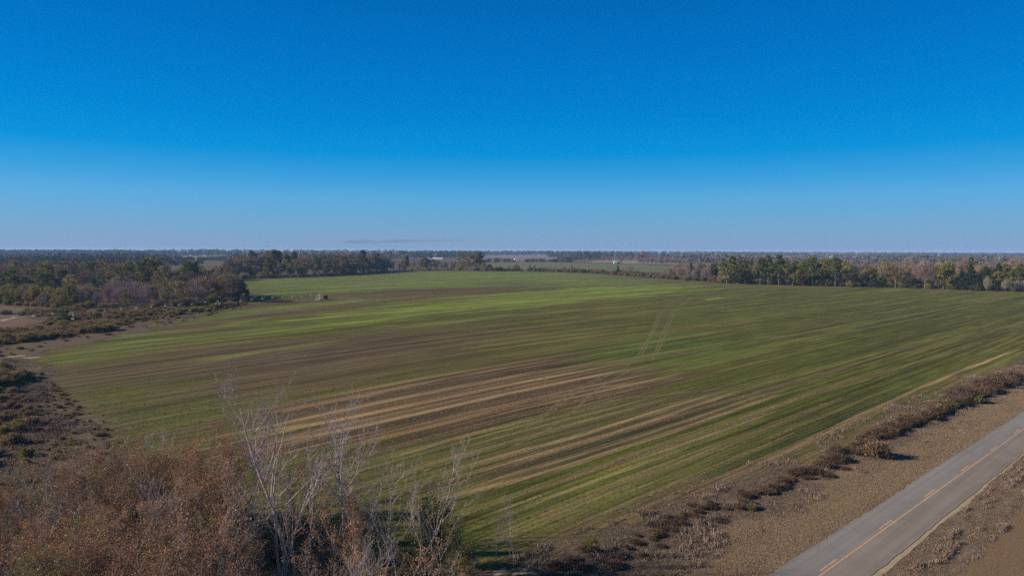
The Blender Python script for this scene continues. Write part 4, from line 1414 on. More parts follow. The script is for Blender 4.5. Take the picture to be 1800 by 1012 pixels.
def grain_bin(px, base, r, h, label, group=None):
    x, y = G(px, base)
    root = empty('grain_bin', (x, y, 0))
    tag(root, label, 'grain bin', group)
    n = 20
    t = np.arange(n) * 2 * math.pi / n
    ring = np.stack([np.cos(t) * r, np.sin(t) * r], 1)
    v = [(a, b, 0) for a, b in ring] + [(a, b, h) for a, b in ring]
    f = [(i, (i + 1) % n, n + (i + 1) % n, n + i) for i in range(n)]
    link('wall', mesh_np('wall', v, f, M['white']), root)
    v = [(a * 1.04, b * 1.04, h - .05) for a, b in ring] + [(a * .12, b * .12, h + r * .6) for a, b in ring] + [(0, 0, h + r * .66)]
    f2 = [(i, (i + 1) % n, n + (i + 1) % n, n + i) for i in range(n)] + [(n + i, n + (i + 1) % n, 2 * n) for i in range(n)]
    link('roof', tri_mesh('roof', v, f2, M['roof_pale']), root)


grain_bin(947.5, 447.8, 5.0, 11, 'left one of two white grain bins on the horizon')
grain_bin(957, 447.7, 4.6, 13, 'right one of two white grain bins on the horizon')
grain_bin(905.5, 458.6, 2.1, 5.0, 'small bright white tank at the edge of the plowed field')

# white lattice mast
mx, my = G(1650, 455)
mast = empty('radio_mast', (mx, my, 0))
tag(mast, 'thin pale radio mast rising just above the horizon at the right', 'mast')
mh = min(35.0, top_h(mx, my, 439.0))
mb = MB()
for a in range(3):
    t = a * 2.094
    mb.add(tube((math.cos(t) * .9, math.sin(t) * .9, 0), (math.cos(t) * .35, math.sin(t) * .35, mh), .16, .12, 4))
mb.build('leg_frame', M['white'], mast)
mb = MB()
for i in range(14):
    z0, z1 = mh * i / 14, mh * (i + 1) / 14
    for a in range(3):
        t, t2 = a * 2.094, (a + 1) * 2.094
        k0, k1 = .9 - .55 * z0 / mh, .9 - .55 * z1 / mh
        mb.add(tube((math.cos(t) * k0, math.sin(t) * k0, z0), (math.cos(t2) * k1, math.sin(t2) * k1, z1), .07, .07, 3))
mb.build('lattice', M['white'], mast)

# ------------------------------------------------------------------ far-off woods that read as masses (stuff)
WOODC = {'pine': [(.018, .030, .014), (.030, .045, .020), (.05, .06, .025)], 'bare': [(.085, .074, .070), (.115, .10, .092), (.15, .13, .115)],
         'brown': [(.085, .066, .050), (.115, .09, .066), (.14, .115, .075)], 'mix': [(.022, .034, .016), (.07, .058, .048), (.09, .075, .045), (.04, .05, .025)]}


def attr_mat(name):
    m, nt, b = new_mat(name)
    at = N(nt, 'ShaderNodeAttribute', attribute_name='tone')
    nt.links.new(at.outputs['Color'], b.inputs['Base Color'])
    return m


M['wood'] = attr_mat('far_woodland')


def wood(px0, px1, base, tops, pal, rows=4, gap=14, spacing=9.0, leaf=1.5, per=46, seed=1, label='distant woodland on the horizon', hmin=8, name='woodland', jit=.3):
    r = np.random.default_rng(seed)
    P0, P1 = G(px0, base if isinstance(base, (int, float)) else base[0]), G(px1, base if isinstance(base, (int, float)) else base[1])
    Y0 = min(P0[1], P1[1])
    L = np.linalg.norm(P1 - P0)
    n = int(L / spacing)
    tx, ty = [t[0] for t in tops], [t[1] for t in tops]
    cs = WOODC[pal]
    Qs, Cs = [], []
    for k in range(rows):
        t = (np.arange(n) + r.random(n)) / n
        X = P0[0] + (P1[0] - P0[0]) * t + r.normal(0, spacing * .3, n)
        Y = P0[1] + (P1[1] - P0[1]) * t + k * gap + r.normal(0, gap * .3, n)
        for x, y in zip(X, Y):
            px, _ = proj(x, y)
            h = top_h(x, y, float(np.interp(px, tx, ty))) * (1 - jit * r.random() ** 1.5)
            h = min(max(h, hmin), 30)
            w = spacing * (.42 + .25 * r.random())
            c = blob((x, y, h * .55), (w, w, h * .47), per, r, .5)
            Qs.append(leaf_quads(c, leaf, r))
            kk = cs[r.integers(0, len(cs))]
            Cs.append(np.repeat(np.array([kk]) * (.75 + .5 * r.random((per, 1))), 4, 0))
    me = quads_mesh(name, np.concatenate(Qs), M['wood'])
    set_color(me, np.concatenate(Cs))
    o = link(name, me)
    tag(o, label, None, None, 'stuff')
    return o


# horizon belts, farthest first
wood(-80, 1880, (445.2, 447.6), [(-80, 438.2), (300, 438.8), (380, 437.6), (900, 440.6), (1400, 442.4), (1880, 444.6)], 'mix', 2, 120, 34, 9, 36, 1, 'dark blue woodland along the whole horizon')
wood(-80, 330, (449.2, 450.2), [(-80, 439.4), (60, 438.6), (130, 438.4), (200, 438.6), (300, 440.5), (330, 441)], 'mix', 4, 50, 16, 4.0, 44, 2, 'blue-grey woodland above the left woods')
wood(330, 420, (449.6, 449.2), [(330, 443), (365, 437.6), (380, 438), (400, 441), (420, 440)], 'pine', 3, 40, 15, 4.0, 44, 3, 'dark wooded rise left of the far tree line')
wood(355, 430, (458, 459), [(355, 452), (380, 450.5), (430, 449)], 'mix', 2, 20, 10, 2.4, 44, 4, 'dark tree belt behind the pale field at the left')
wood(395, 690, (462, 461), [(395, 443), (480, 439.5), (600, 440.5), (690, 441.5)], 'bare', 5, 30, 11, 2.4, 46, 5, 'bare woodland behind the far tree line')
wood(680, 850, (455.5, 454), [(680, 440.6), (735, 441.2), (770, 440), (800, 439.8), (850, 441)], 'pine', 3, 40, 13, 3.0, 46, 6, 'blue-green pinewood behind the centre trees')
wood(845, 975, (448.5, 448.5), [(845, 441.8), (900, 441.4), (935, 440), (975, 440.2)], 'pine', 3, 60, 20, 5.0, 40, 7, 'dark pinewood beyond the plowed field')
wood(965, 1130, (453.2, 454), [(965, 441), (985, 440.5), (1010, 440.5), (1060, 440.5), (1130, 442)], 'mix', 4, 45, 13, 3.0, 46, 8, 'pinewood right of the grain bins')
wood(985, 1075, (457.5, 457), [(985, 449), (1000, 450), (1035, 444), (1045, 442.5), (1075, 447)], 'mix', 2, 25, 10, 2.6, 46, 9, 'mixed wood edge left of the farmhouse')
wood(920, 1010, (461, 461), [(920, 455.5), (940, 453.5), (980, 455), (1010, 456)], 'mix', 2, 14, 8, 1.8, 44, 10, 'low scrub belt between pasture and plowed field', 3)
wood(840, 905, (462, 461), [(840, 456), (870, 452.5), (895, 453), (905, 457)], 'bare', 2, 14, 8, 1.8, 44, 11, 'bare scrub left of the small white tank', 3)
wood(1110, 1300, (453.5, 456.5), [(1110, 443), (1200, 443), (1300, 444.5)], 'bare', 4, 60, 14, 3.0, 46, 12, 'bare brown woodland behind the pecan orchard')
wood(1195, 1420, (465, 465), [(1195, 451), (1230, 447), (1300, 446.5), (1330, 447.5), (1420, 450)], 'bare', 6, 34, 11, 2.2, 48, 13, 'bare grey woodland above the right tree line')
wood(1260, 1420, (449.5, 450), [(1260, 442.3), (1330, 443), (1420, 444)], 'pine', 3, 70, 20, 5.0, 40, 14, 'dark pinewood behind the bare woodland')
wood(1410, 1540, (452.8, 453.4), [(1410, 446), (1440, 444.4), (1540, 444.6)], 'brown', 3, 60, 16, 3.6, 44, 15, 'brown woodland around the two far white houses')
wood(1500, 1880, (463, 466), [(1500, 454.5), (1560, 451), (1640, 449), (1700, 448.5), (1880, 449)], 'bare', 6, 34, 11, 2.2, 48, 16, 'bare woodland behind the right woods')
wood(1540, 1880, (451, 452.5), [(1540, 444.6), (1600, 443.8), (1700, 444.4), (1880, 445.5)], 'mix', 4, 70, 18, 4.2, 44, 17, 'blue-grey woodland on the right horizon')
wood(1500, 1700, (458, 459), [(1500, 452), (1605, 446.5), (1625, 447), (1640, 450), (1700, 450)], 'mix', 3, 40, 12, 2.8, 44, 18, 'evergreen and bare wood behind the right tree line')
wood(-80, 330, (458, 459), [(-80, 449), (0, 446), (60, 445), (140, 444), (270, 444), (300, 447), (330, 453)], 'mix', 4, 45, 12, 2.8, 44, 19, 'mixed woodland just behind the left woods')

wood(-90, 305, (467, 467), [(-90, 452), (0, 451), (100, 450), (200, 449), (290, 452), (305, 458)], 'mix', 4, 30, 10, 2.2, 46, 20, 'grey-green wood right behind the left woods')

# ------------------------------------------------------------------ centre-pivot irrigation machine
T0 = np.array(G(562, 527.0)); T1 = np.array(G(382, 542.0))
SD = (T1 - T0); SL = np.linalg.norm(SD); SD = SD / SL
SN = np.array([-SD[1], SD[0]])
piv = empty('irrigation_pivot', (T0[0], T0[1], 0), math.atan2(SD[1], SD[0]))
tag(piv, 'centre-pivot irrigation machine with a pyramid tower and a long truss pipe', 'irrigation machine')
mb = MB()
for sx in (-1, 1):
    for sy in (-1, 1):
        mb.add(tube((sx * 1.5, sy * 1.5, 0), (sx * .25, sy * .25, 3.7), .07, .06, 5))
for z, k in ((.9, 1.2), (2.1, .79)):
    mb.add(tube((-k, -k, z), (k, -k, z), .05)).add(tube((k, -k, z), (k, k, z), .05)).add(tube((k, k, z), (-k, k, z), .05)).add(tube((-k, k, z), (-k, -k, z), .05))
mb.build('pivot_tower', M['steel'], piv)
MB().add(tube((0, 0, 0), (0, 0, 3.7), .12, .12, 8)).build('riser_pipe', M['steel'], piv)
link('concrete_pad', mesh_np('concrete_pad', *box(-1.6, 1.6, -1.6, 1.6, 0, .15), plain_mat('concrete', (.22, .20, .17), .9)), piv)
link('control_box', mesh_np('control_box', *box(-3.4, -2.7, -.4, .4, .5, 1.9), M['rubber']), piv)
cb = MB()
for a in (-3.35, -2.75): cb.add(tube((a, 0, 0), (a, 0, .6), .05))
cb.build('box_stand', M['steel'], piv)
link('pump', mesh_np('pump', *box(-4.9, -4.0, -.5, .5, 0, 2.1), M['rubber']), piv)
NSP = 4
for sidx in range(NSP):
    a = sidx * SL
    mb = MB()
    nb = 10
    zz = lambda t: 3.55 + .55 * math.sin(math.pi * t)
    for i in range(nb):
        t0, t1 = i / nb, (i + 1) / nb
        mb.add(tube((a + SL * t0, 0, zz(t0)), (a + SL * t1, 0, zz(t1)), .11, .11, 6))
    mb.build('main_pipe', M['dull_steel'], piv)
    mb = MB()
    low = lambda t: zz(t) - 1.35 * min(1, 4 * t * (1 - t) * 1.6)
    for i in range(nb):
        t0, t1 = i / nb, (i + 1) / nb
        for s in (-.75, .75):
            s0 = s if i > 0 else 0
            s1 = s if i < nb - 1 else 0
            mb.add(tube((a + SL * t0, s0, low(t0)), (a + SL * t1, s1, low(t1)), .035, .035, 3))
    mb.build('truss_rod', M['dull_steel'], piv)
    for i in range(1, nb):
        t0 = i / nb
        mb = MB()
        for s in (-.75, .75):
            mb.add(tube((a + SL * t0, 0, zz(t0)), (a + SL * t0, s, low(t0)), .035, .035, 4))
            mb.add(tube((a + SL * (t0 - .5 / nb), 0, zz(t0 - .5 / nb)), (a + SL * t0, s, low(t0)), .04, .04, 4))
        mb.add(tube((a + SL * t0, -.75, low(t0)), (a + SL * t0, .75, low(t0)), .06, .06, 4))
        mb.build('truss_strut', M['steel'], piv)
    # drive tower at the outer end of the span
    b_ = a + SL
    mb = MB()
    for s in (-1, 1):
        mb.add(tube((b_, 0, 3.55), (b_, s * 2.0, .75), .07, .07, 5))
        mb.add(tube((b_ - .5, 0, 3.5), (b_, s * 2.0, .75), .05, .05, 4))
    mb.add(tube((b_, -2.2, .75), (b_, 2.2, .75), .09, .09, 6))
    mb.build('drive_tower', M['steel'], piv)
    for s in (-1, 1):
        w = MB()
        n = 16
        t = np.arange(n + 1) * 2 * math.pi / n
        for i in range(n):
            p = lambda q, R: (b_ + .28, s * 2.1 + math.cos(q) * R, .68 + math.sin(q) * R)
            w.add(tube((b_, s * 2.1 + math.cos(t[i]) * .55, .66 + math.sin(t[i]) * .55), (b_, s * 2.1 + math.cos(t[i + 1]) * .55, .66 + math.sin(t[i + 1]) * .55), .13, .13, 6))
        wh = w.build('wheel', M['rubber'], piv)
        MB().add(tube((b_ - .1, s * 2.1, .66), (b_ + .1, s * 2.1, .66), .35, .35, 10)).build('hub', M['steel'], wh)

# ------------------------------------------------------------------ brush and weeds, near and middle left
def scatter(px_poly, n, seed, mind=0.0):
    P = np.array([G(*p) for p in px_poly])
    r = np.random.default_rng(seed)
    lo, hi = P.min(0), P.max(0)
    out = []
    tries = 0
    while len(out) < n and tries < n * 60:
        tries += 1
        q = lo + (hi - lo) * r.random(2)
        if poly_sdf(np.array([q[0]]), np.array([q[1]]), P)[0] > 0: continue
        if mind and any((q[0] - a[0]) ** 2 + (q[1] - a[1]) ** 2 < mind * mind for a in out[-400:]): continue
        out.append(q)
    return out


def bushes(poly, n, seed, kinds, h0, h1, where, mind=0, wide=1.0, name=None):
    for q in scatter(poly, n, seed, mind):
        k = pick.choices(list(kinds), list(kinds.values()))[0]
        h = h0 + (h1 - h0) * pick.random() ** 1.5
        place(k, q[0], q[1], h, LOOK[k] + ' ' + where, kinds_name(k) + ' ' + where, wide=wide * (.8 + .5 * pick.random()), name=name)


bushes([(-80, 590), (0, 586), (110, 577), (205, 571), (212, 578), (110, 594), (0, 606), (-80, 615)], 95, 1, {'bush_dark': 5, 'bush_olive': 1.5, 'bush_brown': 3}, 1.5, 2.8, 'in the dark brush strip at the left end of the field', 1.6)
bushes([(60, 566), (130, 555), (300, 550), (330, 553), (215, 572), (110, 578)], 150, 2, {'bush_olive': 4, 'bush_brown': 4, 'bush_dark': 1}, .6, 1.7, 'scattered before the left thicket', 1.6, 1.3)
bushes([(100, 556), (145, 556), (140, 565), (108, 566)], 7, 3, {'bush_green': 1}, 1.6, 2.4, 'in the small green clump before the left thicket', 1.6)
bushes([(330, 545), (380, 540), (435, 530), (437, 534), (380, 547), (330, 552)], 22, 4, {'bush_dark': 2, 'bush_olive': 2, 'bush_brown': 1}, 1.0, 2.4, 'under the end of the left thicket', 1.8)
bushes([(-80, 660), (0, 655), (22, 657), (46, 668), (40, 678), (0, 684), (-80, 690)], 17, 5, {'bush_dark': 1}, 2.0, 3.0, 'in the dark mound at the left edge of the photo', 1.6, 1.1)
bushes([(-100, 700), (0, 684), (45, 684), (58, 730), (62, 775), (40, 830), (20, 900), (-20, 960), (-150, 960)], 90, 6, {'bush_dark': 3, 'bush_brown': 6, 'bush_olive': 1}, .6, 1.7, 'in the rough brush along the left edge', 1.2)
bushes([(60, 690), (140, 700), (190, 790), (150, 850), (60, 900), (30, 850)], 34, 7, {'bush_brown': 3, 'bush_dark': 1}, .25, .6, 'low in the rough grass at the left', 1.2, 1.1, 'low_scrub')
bushes([(150, 715), (180, 725), (215, 790), (150, 800)], 12, 8, {'bush_olive': 2, 'bush_dark': 1}, .25, .5, 'low at the left margin of the crop', .8, .9)


bushes([(-60, 600), (0, 600), (110, 590), (215, 574), (330, 556), (435, 535), (435, 539), (330, 563), (215, 585), (110, 604), (40, 622), (-60, 650)], 85, 42, {'bush_brown': 4, 'bush_olive': 3, 'bush_dark': 2}, .3, .9, 'low along the left end of the crop', 1.6, 1.5, 'low_scrub')
bushes([(0, 552), (60, 546), (200, 547), (330, 545), (430, 532), (436, 534), (330, 552), (215, 560), (100, 560)], 120, 43, {'bush_olive': 4, 'bush_brown': 4, 'bush_dark': 1.5, 'bush_green': .4}, .9, 2.6, 'at the foot of the left thicket', 1.6, 1.25)
bushes([(50, 650), (90, 665), (170, 760), (230, 830), (120, 890), (40, 830), (60, 740)], 90, 44, {'bush_brown': 5, 'bush_dark': 2, 'bush_olive': 1.5}, .2, .65, 'in the rough grass left of the crop', .9, 1.3, 'low_scrub')
# the brush row along the ditch
for i in range(150):
    s = -14 + i * .84 + pick.gauss(0, .3)
    t = -RL - 9.3 + pick.gauss(0, .6) + (.5 if s > 60 else 0) - (1.6 if s < 8 else 0)
    q = road_pt(s, t)
    gro = float(np.interp(s, [-14, 6, 22, 45, 70, 110], [.35, .45, .75, 1.05, 1.35, 1.7]))
    h = gro * (.55 + .75 * pick.random())
    k = pick.choices(['weeds', 'bush_dark'], [8, 1.5])[0]
    place(k, q[0], q[1], h, LOOK[k] + (' at the near end' if s < 25 else ' half way' if s < 60 else ' at the far end') + ' of the row along the ditch', kinds_name(k) + ' in the row along the ditch', wide=.95 + .5 * pick.random())


def lone_b(kind, px, base, top, label, wide=1.0, var=None):
    x, y = G(px, base)
    return place(kind, x, y, max(.4, top_h(x, y, top)), label, None, None, wide, var)


for i in range(55):
    s = -14 + i * 1.0 + pick.gauss(0, .4)
    q = road_pt(s, -RL - 9.2 + pick.gauss(0, 1.0) - (1.4 if s < 6 else 0))
    place('weeds', q[0], q[1], .25 + .35 * pick.random(), 'low matted dead weeds between the taller clumps of the ditch row', 'low dead weeds in the ditch row', wide=1.4 + .5 * pick.random(), name='weed_clump')


lone_b('bush_brown', 1541, 803, 771, 'large rounded dark bush standing out of the brush row near the road', 1.0, 1)
lone_b('bush_green', 1722, 708, 692, 'small dark green bush at the road side of the brush row', 1.2, 0)
lone_b('yellow', 1040, 968, 942, 'clump of orange-yellow tall grass at the field corner by the ditch', 2.2, 1)['category'] = 'grass clump'
for ob in list(col.objects):
    if ob.get('category') == 'grass clump': ob.name = 'grass_clump'


# loose dry grass and weeds (nobody could count them)
def tufts(name, P, hgt, blades, w, mat, seed, label, lean=.35):
    r = np.random.default_rng(seed)
    n = len(P)
    C = np.repeat(np.column_stack([P, np.zeros(n)]), blades, 0) + np.column_stack([r.normal(0, .10, (n * blades, 2)), np.zeros(n * blades)])
    D = np.column_stack([r.normal(0, lean, (n * blades, 2)), np.ones(n * blades)])
    hh = np.repeat(hgt, blades)
    Q = slivers(C, D, 1.0, 1.0, r)
    D = D / np.linalg.norm(D, axis=1)[:, None]
    b = r.normal(size=(n * blades, 3)); b[:, 2] = 0; b /= np.linalg.norm(b, axis=1)[:, None]
    L = (hh * (.6 + .7 * r.random(n * blades)))[:, None]
    Q = np.stack([C - b * w * .5, C + b * w * .5, C + D * L + b * w * .25, C + D * L - b * w * .25], 1)
    o = link(name, quads_mesh(name, Q, mat))
    tag(o, label, None, None, 'stuff')
    return o


def strip_points(s0, s1, t0, t1, n, seed, fall=1.0):
    r = np.random.default_rng(seed)
    s = s0 + (s1 - s0) * r.random(n) ** fall
    t = t0 + (t1 - t0) * r.random(n)
    return RC0 + np.outer(s, RD) + np.outer(t, RN), s, t


g_tan = leaf_mat('dry_grass_blades', [(.14, .098, .062), (.235, .165, .105), (.30, .22, .145), (.19, .155, .08)], .9)
g_org = leaf_mat('orange_grass_blades', [(.12, .082, .045), (.20, .132, .075), (.24, .165, .10), (.15, .125, .06)], .9)
g_brn = leaf_mat('dead_weed_blades', [(.08, .057, .044), (.16, .118, .09), (.24, .18, .14), (.30, .235, .17)], .9)
P, s, t = strip_points(-12, 130, -RL - 5.5, -RL + .12, 34000, 1, 1.5)
tufts('verge_grass', P, .04 + .07 * rng.random(len(P)), 3, .028, g_tan, 2, 'short dry grass of the verge between road and ditch')
P, s, t = strip_points(-16, 130, -RL - 15.5, -RL - 4.5, 34000, 3, 1.5)
nn = fbm(P[:, 0] / 2.2, P[:, 1] / 2.2, 5)
tufts('ditch_weeds', P, (.06 + .38 * smooth(.5, .8, nn)), 4, .035, g_brn, 4, 'dead weeds and rough grass filling the ditch')
P, s, t = strip_points(-6, 110, RR + .45, RR + 4.6, 26000, 5, 1.4)
nn = fbm(s / 2.4, t / .9, 6)
tufts('rough_grass', P, (.04 + .30 * smooth(.48, .75, nn)), 4, .038, g_brn, 6, 'clumpy dead grass on the right side of the road')
P, s, t = strip_points(-6, 60, RR + 4.2, RR + 16, 12000, 7, 1.2)
tufts('short_grass', P, .03 + .05 * rng.random(len(P)), 3, .03, g_org, 8, 'short orange grass in the bottom right corner')
# left: rough grass around the corner of the field
LP = np.array(scatter([(-100, 640), (0, 628), (60, 640), (100, 690), (160, 740), (215, 800), (300, 860), (560, 900), (850, 960), (870, 1200), (-200, 1200)], 5200, 9))
LP = np.repeat(LP, 6, 0) + rng.normal(0, .8, (len(LP) * 6, 2))
nn = fbm(LP[:, 0] / 3, LP[:, 1] / 3, 7)
tufts('rough_grass', LP, (.06 + .36 * smooth(.45, .8, nn)), 3, .045, g_brn, 10, 'rough dead grass left of the field and under the thicket')

LP = np.array(scatter([(-80, 640), (55, 640), (100, 680), (160, 735), (215, 800), (230, 850), (120, 905), (-80, 980)], 2600, 19))
LP = np.repeat(LP, 12, 0) + rng.normal(0, .7, (len(LP) * 12, 2))
LE = poly_sdf(LP[:, 0], LP[:, 1], np.array([G(*p) for p in [(-80, 640), (55, 640), (100, 680), (160, 735), (215, 800), (230, 850), (120, 905), (-80, 980)]]))
LP = LP[rng.random(len(LP)) < smooth(1.5, -11, LE + (fbm(LP[:, 0] / 5, LP[:, 1] / 5, 23) - .5) * 9)]
nn = fbm(LP[:, 0] / 2.5, LP[:, 1] / 2.5, 17)
tufts('rough_grass', LP, (.10 + .55 * smooth(.45, .8, nn)), 3, .05, g_brn, 20, 'rough brown grass at the left edge')

# corn stubble standing in the near rows of the field
def stubble():
    r = np.random.default_rng(15)
    rows = []
    for v in np.arange(26, 150, .38):
        u = np.arange(10, 280, .22)
        xs = np.linspace(-90, 160, 1200)
        us = .72 * xs + .69 * (F(xs) + v / .72)
        x = np.interp(u, us, xs)
        rows.append(np.stack([x, F(x) + v / .72, np.full(len(x), v)], 1))
    P = np.concatenate(rows)
    dist = np.hypot(P[:, 0], P[:, 1])
    P = P[dist < 128]
    P = P[poly_sdf(P[:, 0], P[:, 1], FIELD) < -1.5]
    c = field_colour(P[:, 0], P[:, 1])
    straw = np.clip((c[:, 0] - c[:, 1] * 1.05) * 14, 0, 1)
    # only some rows keep their stubble, over long stretches
    rowk = vnoise(UROW(P[:, 0], P[:, 1]) / 30, np.round(P[:, 2] / .38) * 1.37 + .5, 66)
    keep = r.random(len(P)) < np.clip(straw * 1.2, .0, .92) * smooth(.40, .55, rowk) + .55 * (rowk > .80) * (straw > .02)
    P = P[keep]
    n = len(P)
    print('stubble', n)
    h_ = np.radians(np.interp(P[:, 0], _hx, _hd))
    pr = np.stack([np.cos(h_), -np.sin(h_), np.zeros(n)], 1) * (.10 + .05 * r.random((n, 1)))
    C = np.column_stack([P[:, :2], np.full(n, .02)]) + np.column_stack([r.normal(0, .02, (n, 2)), np.zeros(n)])
    up = np.column_stack([r.normal(0, .02, (n, 2)), .030 + .035 * r.random(n)])
    Q = np.stack([C - pr, C + pr, C + pr + up, C - pr + up], 1)
    m = leaf_mat('corn_stubble_straw', [(.085, .060, .038), (.13, .093, .060), (.18, .13, .085)], .95)
    o = link('corn_stubble', quads_mesh('corn_stubble', Q, m))
    tag(o, 'rows of cut corn stubble standing in the near field', None, None, 'stuff')


stubble()


def crop_clumps():
    r = np.random.default_rng(25)
    n = 90000
    x = -75 + 180 * r.random(n); y = 50 + 85 * r.random(n) ** 1.3
    d = poly_sdf(x, y, FIELD)
    x, y = x[d < -2.5], y[d < -2.5]
    c = field_colour(x, y)
    g = np.clip((c[:, 1] - c[:, 0] * .85) * 40, 0.03, 1)
    k = r.random(len(x)) < g
    P = np.stack([x[k], y[k]], 1)
    print('crop', len(P))
    m = leaf_mat('seedling_leaves', [(.030, .052, .014), (.050, .085, .022), (.085, .115, .032), (.11, .12, .045)], .95)
    return tufts('crop_seedlings', P, .06 + .08 * r.random(len(P)), 2, .11, m, 27, 'low green crop seedlings growing in the near field', .8)


crop_clumps()

# ------------------------------------------------------------------ foreground thicket
proto('sap_rust', lambda i: p_near_leafy(1000 + i, M['rust_near'], 3900, .10, .18, h=10, stems=2 + i % 2, levels=4, limb_n=10, spread=.50, r0=.10, clear=.15, twigs=(6, 4, 4), drop=.45), 7)
proto('sap_olive', lambda i: p_near_leafy(1100 + i, M['olive_near'], 3600, .10, .26, h=10, stems=2, levels=4, limb_n=9, spread=.6, r0=.075, clear=.10, twigs=(5, 4, 3), drop=.2), 3)
proto('sap_bare', lambda i: p_near_bare(1200 + i, 'branch', h=10, stems=1 + i % 3, levels=4, limb_n=9, spread=.46, r0=.075, clear=.2, twigs=(6, 5, 4)), 6)
proto('tall_bare', lambda i: p_near_bare(1300 + i, 'branch', h=10, stems=(3, 1, 2)[i], levels=5, limb_n=(10, 14, 11)[i], spread=.62, r0=(.105, .11, .10)[i], clear=(.35, .40, .22)[i], lean=((0, 0), (.10, 0), (.22, 0))[i], twigs=(5, 4, 3), bend=.09), 3)
proto('shrub_dark', lambda i: p_near_leafy(1400 + i, M['dark_near'], 6500, .24, .55, h=10, stems=3, levels=4, limb_n=10, spread=.75, r0=.12, clear=.05, twigs=(5, 4, 3), drop=.05), 2)
proto('shrub_olive', lambda i: p_near_leafy(1450 + i, M['olive_near'], 6500, .28, .8, h=10, stems=4, levels=4, limb_n=10, spread=.9, r0=.12, clear=.02, twigs=(5, 4, 3), drop=.05), 2)
for k_, n_, l_ in (('sap_rust', 'rusty_sapling', 'sapling'), ('sap_olive', 'green_sapling', 'sapling'), ('sap_bare', 'bare_sapling', 'sapling'), ('tall_bare', 'bare_tree', 'tree'),
                   ('shrub_dark', 'evergreen_shrub', 'shrub'), ('shrub_olive', 'olive_shrub', 'shrub')):
    NAMES[k_] = (n_, l_)
LOOK.update({'sap_rust': 'sapling with rust-brown leaves', 'sap_olive': 'sapling with olive-green leaves', 'sap_bare': 'leafless grey sapling'})


def fore(kind, px, Y, ytop, label, group=None, wide=1.0, var=None, rz=None):
    x, h = yat(px, ytop, Y)
    return place(kind, x, Y, h, label, group, rz, wide, var)


fore('tall_bare', 492, 50, 706, 'tallest leafless tree with several forked grey stems in the bottom thicket', None, 1.15, 0, 1.0)
fore('tall_bare', 604, 51, 738, 'single-stemmed leafless tree leaning right, second tallest in the bottom thicket', None, 1.05, 1, .2)
fore('tall_bare', 700, 47, 800, 'leafless pale tree with branches sweeping right above the dark evergreen shrub', None, .95, 2, -.2)
fore('sap_bare', 520, 49, 815, 'thin dark-stemmed bare tree between the two tallest bare trees', None, .8, 2)
fore('sap_bare', 648, 50, 835, 'slender bare sapling with rusty tufts left of the leaning pale tree', None, .7, 0)
fore('shrub_dark', 765, 50.5, 885, 'dark evergreen shrub at the bottom behind sweeping bare branches', None, .62, 0)
fore('shrub_olive', 826, 52.5, 962, 'low dark olive shrub right of the evergreen shrub at the bottom', None, 1.0, 0)
fore('shrub_olive', 800, 55, 925, 'yellowish olive bush at the field corner behind the low olive shrub', None, .6, 1)
fore('sap_bare', 872, 53, 882, 'thin leafless pole-like sapling left of the bare patch of sand', None, .35, 0)
fore('sap_bare', 905, 52.8, 890, 'small spreading bare tree standing on the bare patch of sand', None, .75, 1)
POLY = [(-40, 975), (30, 945), (120, 915), (220, 905), (420, 908), (560, 945), (700, 965), (800, 1010), (800, 1060), (700, 1230), (-300, 1230), (-200, 1050)]
ti = 0
for q in scatter(POLY, 150, 31, 1.8):
    px, py = proj(q[0], q[1])
    left = px < 430
    if left:
        k = pick.choices(['sap_rust', 'sap_bare', 'sap_olive'], [7.0, 2.4, 1.4])[0]
        h = 5.4 + 2.9 * pick.random() - (1.6 if px < 60 else 0)
    else:
        if pick.random() < .62: continue
        k = pick.choices(['sap_rust', 'sap_bare', 'sap_olive'], [1.7, 5, .6])[0]
        h = 5.2 + 2.6 * pick.random()
    if pick.random() < .12: h *= 1.18
    if proj(q[0], q[1], h)[1] > 1040: continue
    lk = {'sap_rust': 'rust-leaved sapling', 'sap_olive': 'green-leaved sapling', 'sap_bare': 'leafless grey sapling'}[k]
    dp = 'near' if q[1] < 48 else 'middle' if q[1] < 55 else 'far edge'
    sd = ('far left' if px < 110 else 'left' if px < 220 else 'centre' if px < 320 else 'right') if left else ('left' if px < 600 else 'right')
    place(k, q[0], q[1], h, '%s, %s %s, in the %s' % (lk, dp, sd, 'dense rusty growth at the bottom left' if left else 'open bare growth at the bottom centre'),
          kinds_name(k) + (' in the dense rusty growth' if left else ' in the open bare growth'), wide=.9 + .4 * pick.random())
    ti += 1
print('thicket', ti)
bushes([(-40, 960), (30, 930), (150, 905), (420, 905), (600, 945), (760, 1000), (760, 1150), (-200, 1150)], 60, 41, {'bush_dark': 4, 'bush_olive': 1}, .8, 2.0, 'in the undergrowth below the bottom saplings', 1.6)

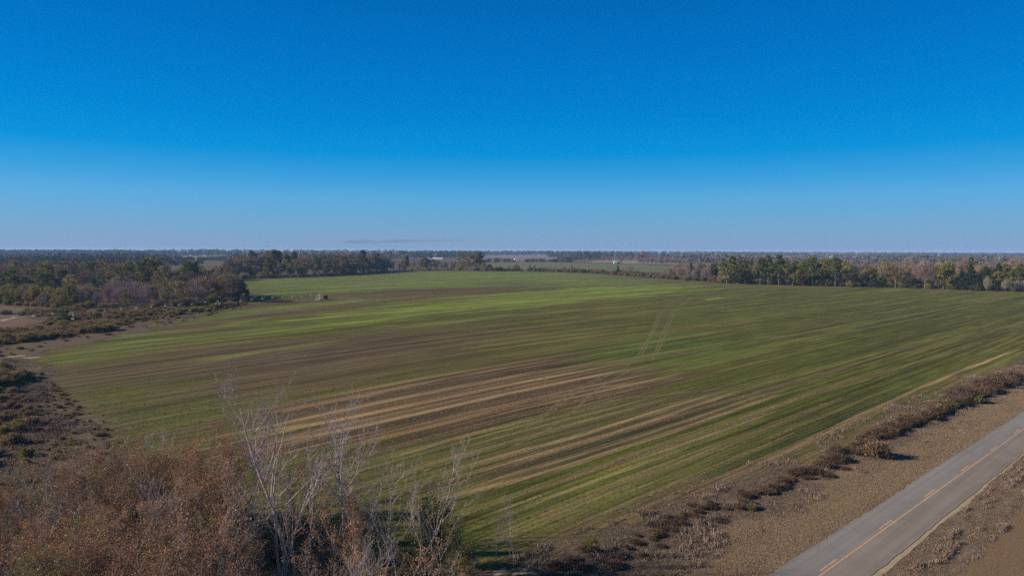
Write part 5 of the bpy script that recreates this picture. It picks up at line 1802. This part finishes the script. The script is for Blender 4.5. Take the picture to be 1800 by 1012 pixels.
# ------------------------------------------------------------------ smoke low over the horizon, and the air
def smoke():
    import bmesh
    xa, za = yat(600, 431, 9000); xb, zb = yat(870, 421, 9000)
    z0 = max(52.0, za - 6); z1 = zb + 22
    v, f = box(xa, xb, 8600, 9200, z0, z1)
    me = mesh_np('smoke', v, f)
    m = bpy.data.materials.new('smoke_volume')
    m.use_nodes = True
    nt = m.node_tree; nt.nodes.clear()
    out = N(nt, 'ShaderNodeOutputMaterial')
    pv = N(nt, 'ShaderNodeVolumePrincipled')
    pv.inputs['Color'].default_value = (.26, .26, .36, 1)
    t = N(nt, 'ShaderNodeTexCoord').outputs['Generated']
    s = N(nt, 'ShaderNodeSeparateXYZ'); nt.links.new(t, s.inputs[0])
    n1 = noise(nt, mapped(nt, t, (5, .6, 1.6)), 1.0, 3, .6)
    # the plume starts low and thick at its left end and thins into a flat streak to the right
    cz = math_n(nt, 'ADD', math_n(nt, 'MULTIPLY', math_n(nt, 'POWER', s.outputs[0], .35), .5), .22)
    dz = math_n(nt, 'ABSOLUTE', math_n(nt, 'SUBTRACT', s.outputs[2], cz))
    wz = math_n(nt, 'SUBTRACT', .36, math_n(nt, 'MULTIPLY', s.outputs[0], .24))
    a = math_n(nt, 'MAXIMUM', math_n(nt, 'SUBTRACT', 1.0, math_n(nt, 'DIVIDE', dz, wz)), 0.0)
    ex = math_n(nt, 'MULTIPLY', math_n(nt, 'MINIMUM', math_n(nt, 'MULTIPLY', s.outputs[0], 9.0), 1.0), math_n(nt, 'SUBTRACT', 1.0, s.outputs[0]))
    nn_ = math_n(nt, 'MAXIMUM', math_n(nt, 'MULTIPLY', math_n(nt, 'SUBTRACT', n1, .22), 4.0), 0.0)
    dn = math_n(nt, 'MULTIPLY', math_n(nt, 'MULTIPLY', a, ex), math_n(nt, 'MULTIPLY', nn_, .0011))
    nt.links.new(dn, pv.inputs['Density'])
    nt.links.new(pv.outputs[0], out.inputs['Volume'])
    me.materials.append(m)
    o = link('smoke', me)
    tag(o, 'faint flat streak of grey smoke just above the horizon', None, None, 'stuff')


smoke()


def haze():
    R = 15900.0
    v, f = box(-R, R, -R, R, -1.0, 37.0)
    me = mesh_np('haze', v, f)
    m = bpy.data.materials.new('haze_air')
    m.use_nodes = True
    nt = m.node_tree; nt.nodes.clear()
    out = N(nt, 'ShaderNodeOutputMaterial')
    pv = N(nt, 'ShaderNodeVolumePrincipled')
    pv.inputs['Color'].default_value = (.42, .66, .98, 1)
    pv.inputs['Density'].default_value = 0.00010
    nt.links.new(pv.outputs[0], out.inputs['Volume'])
    me.materials.append(m)
    o = link('haze', me)
    tag(o, kind='stuff')


haze()
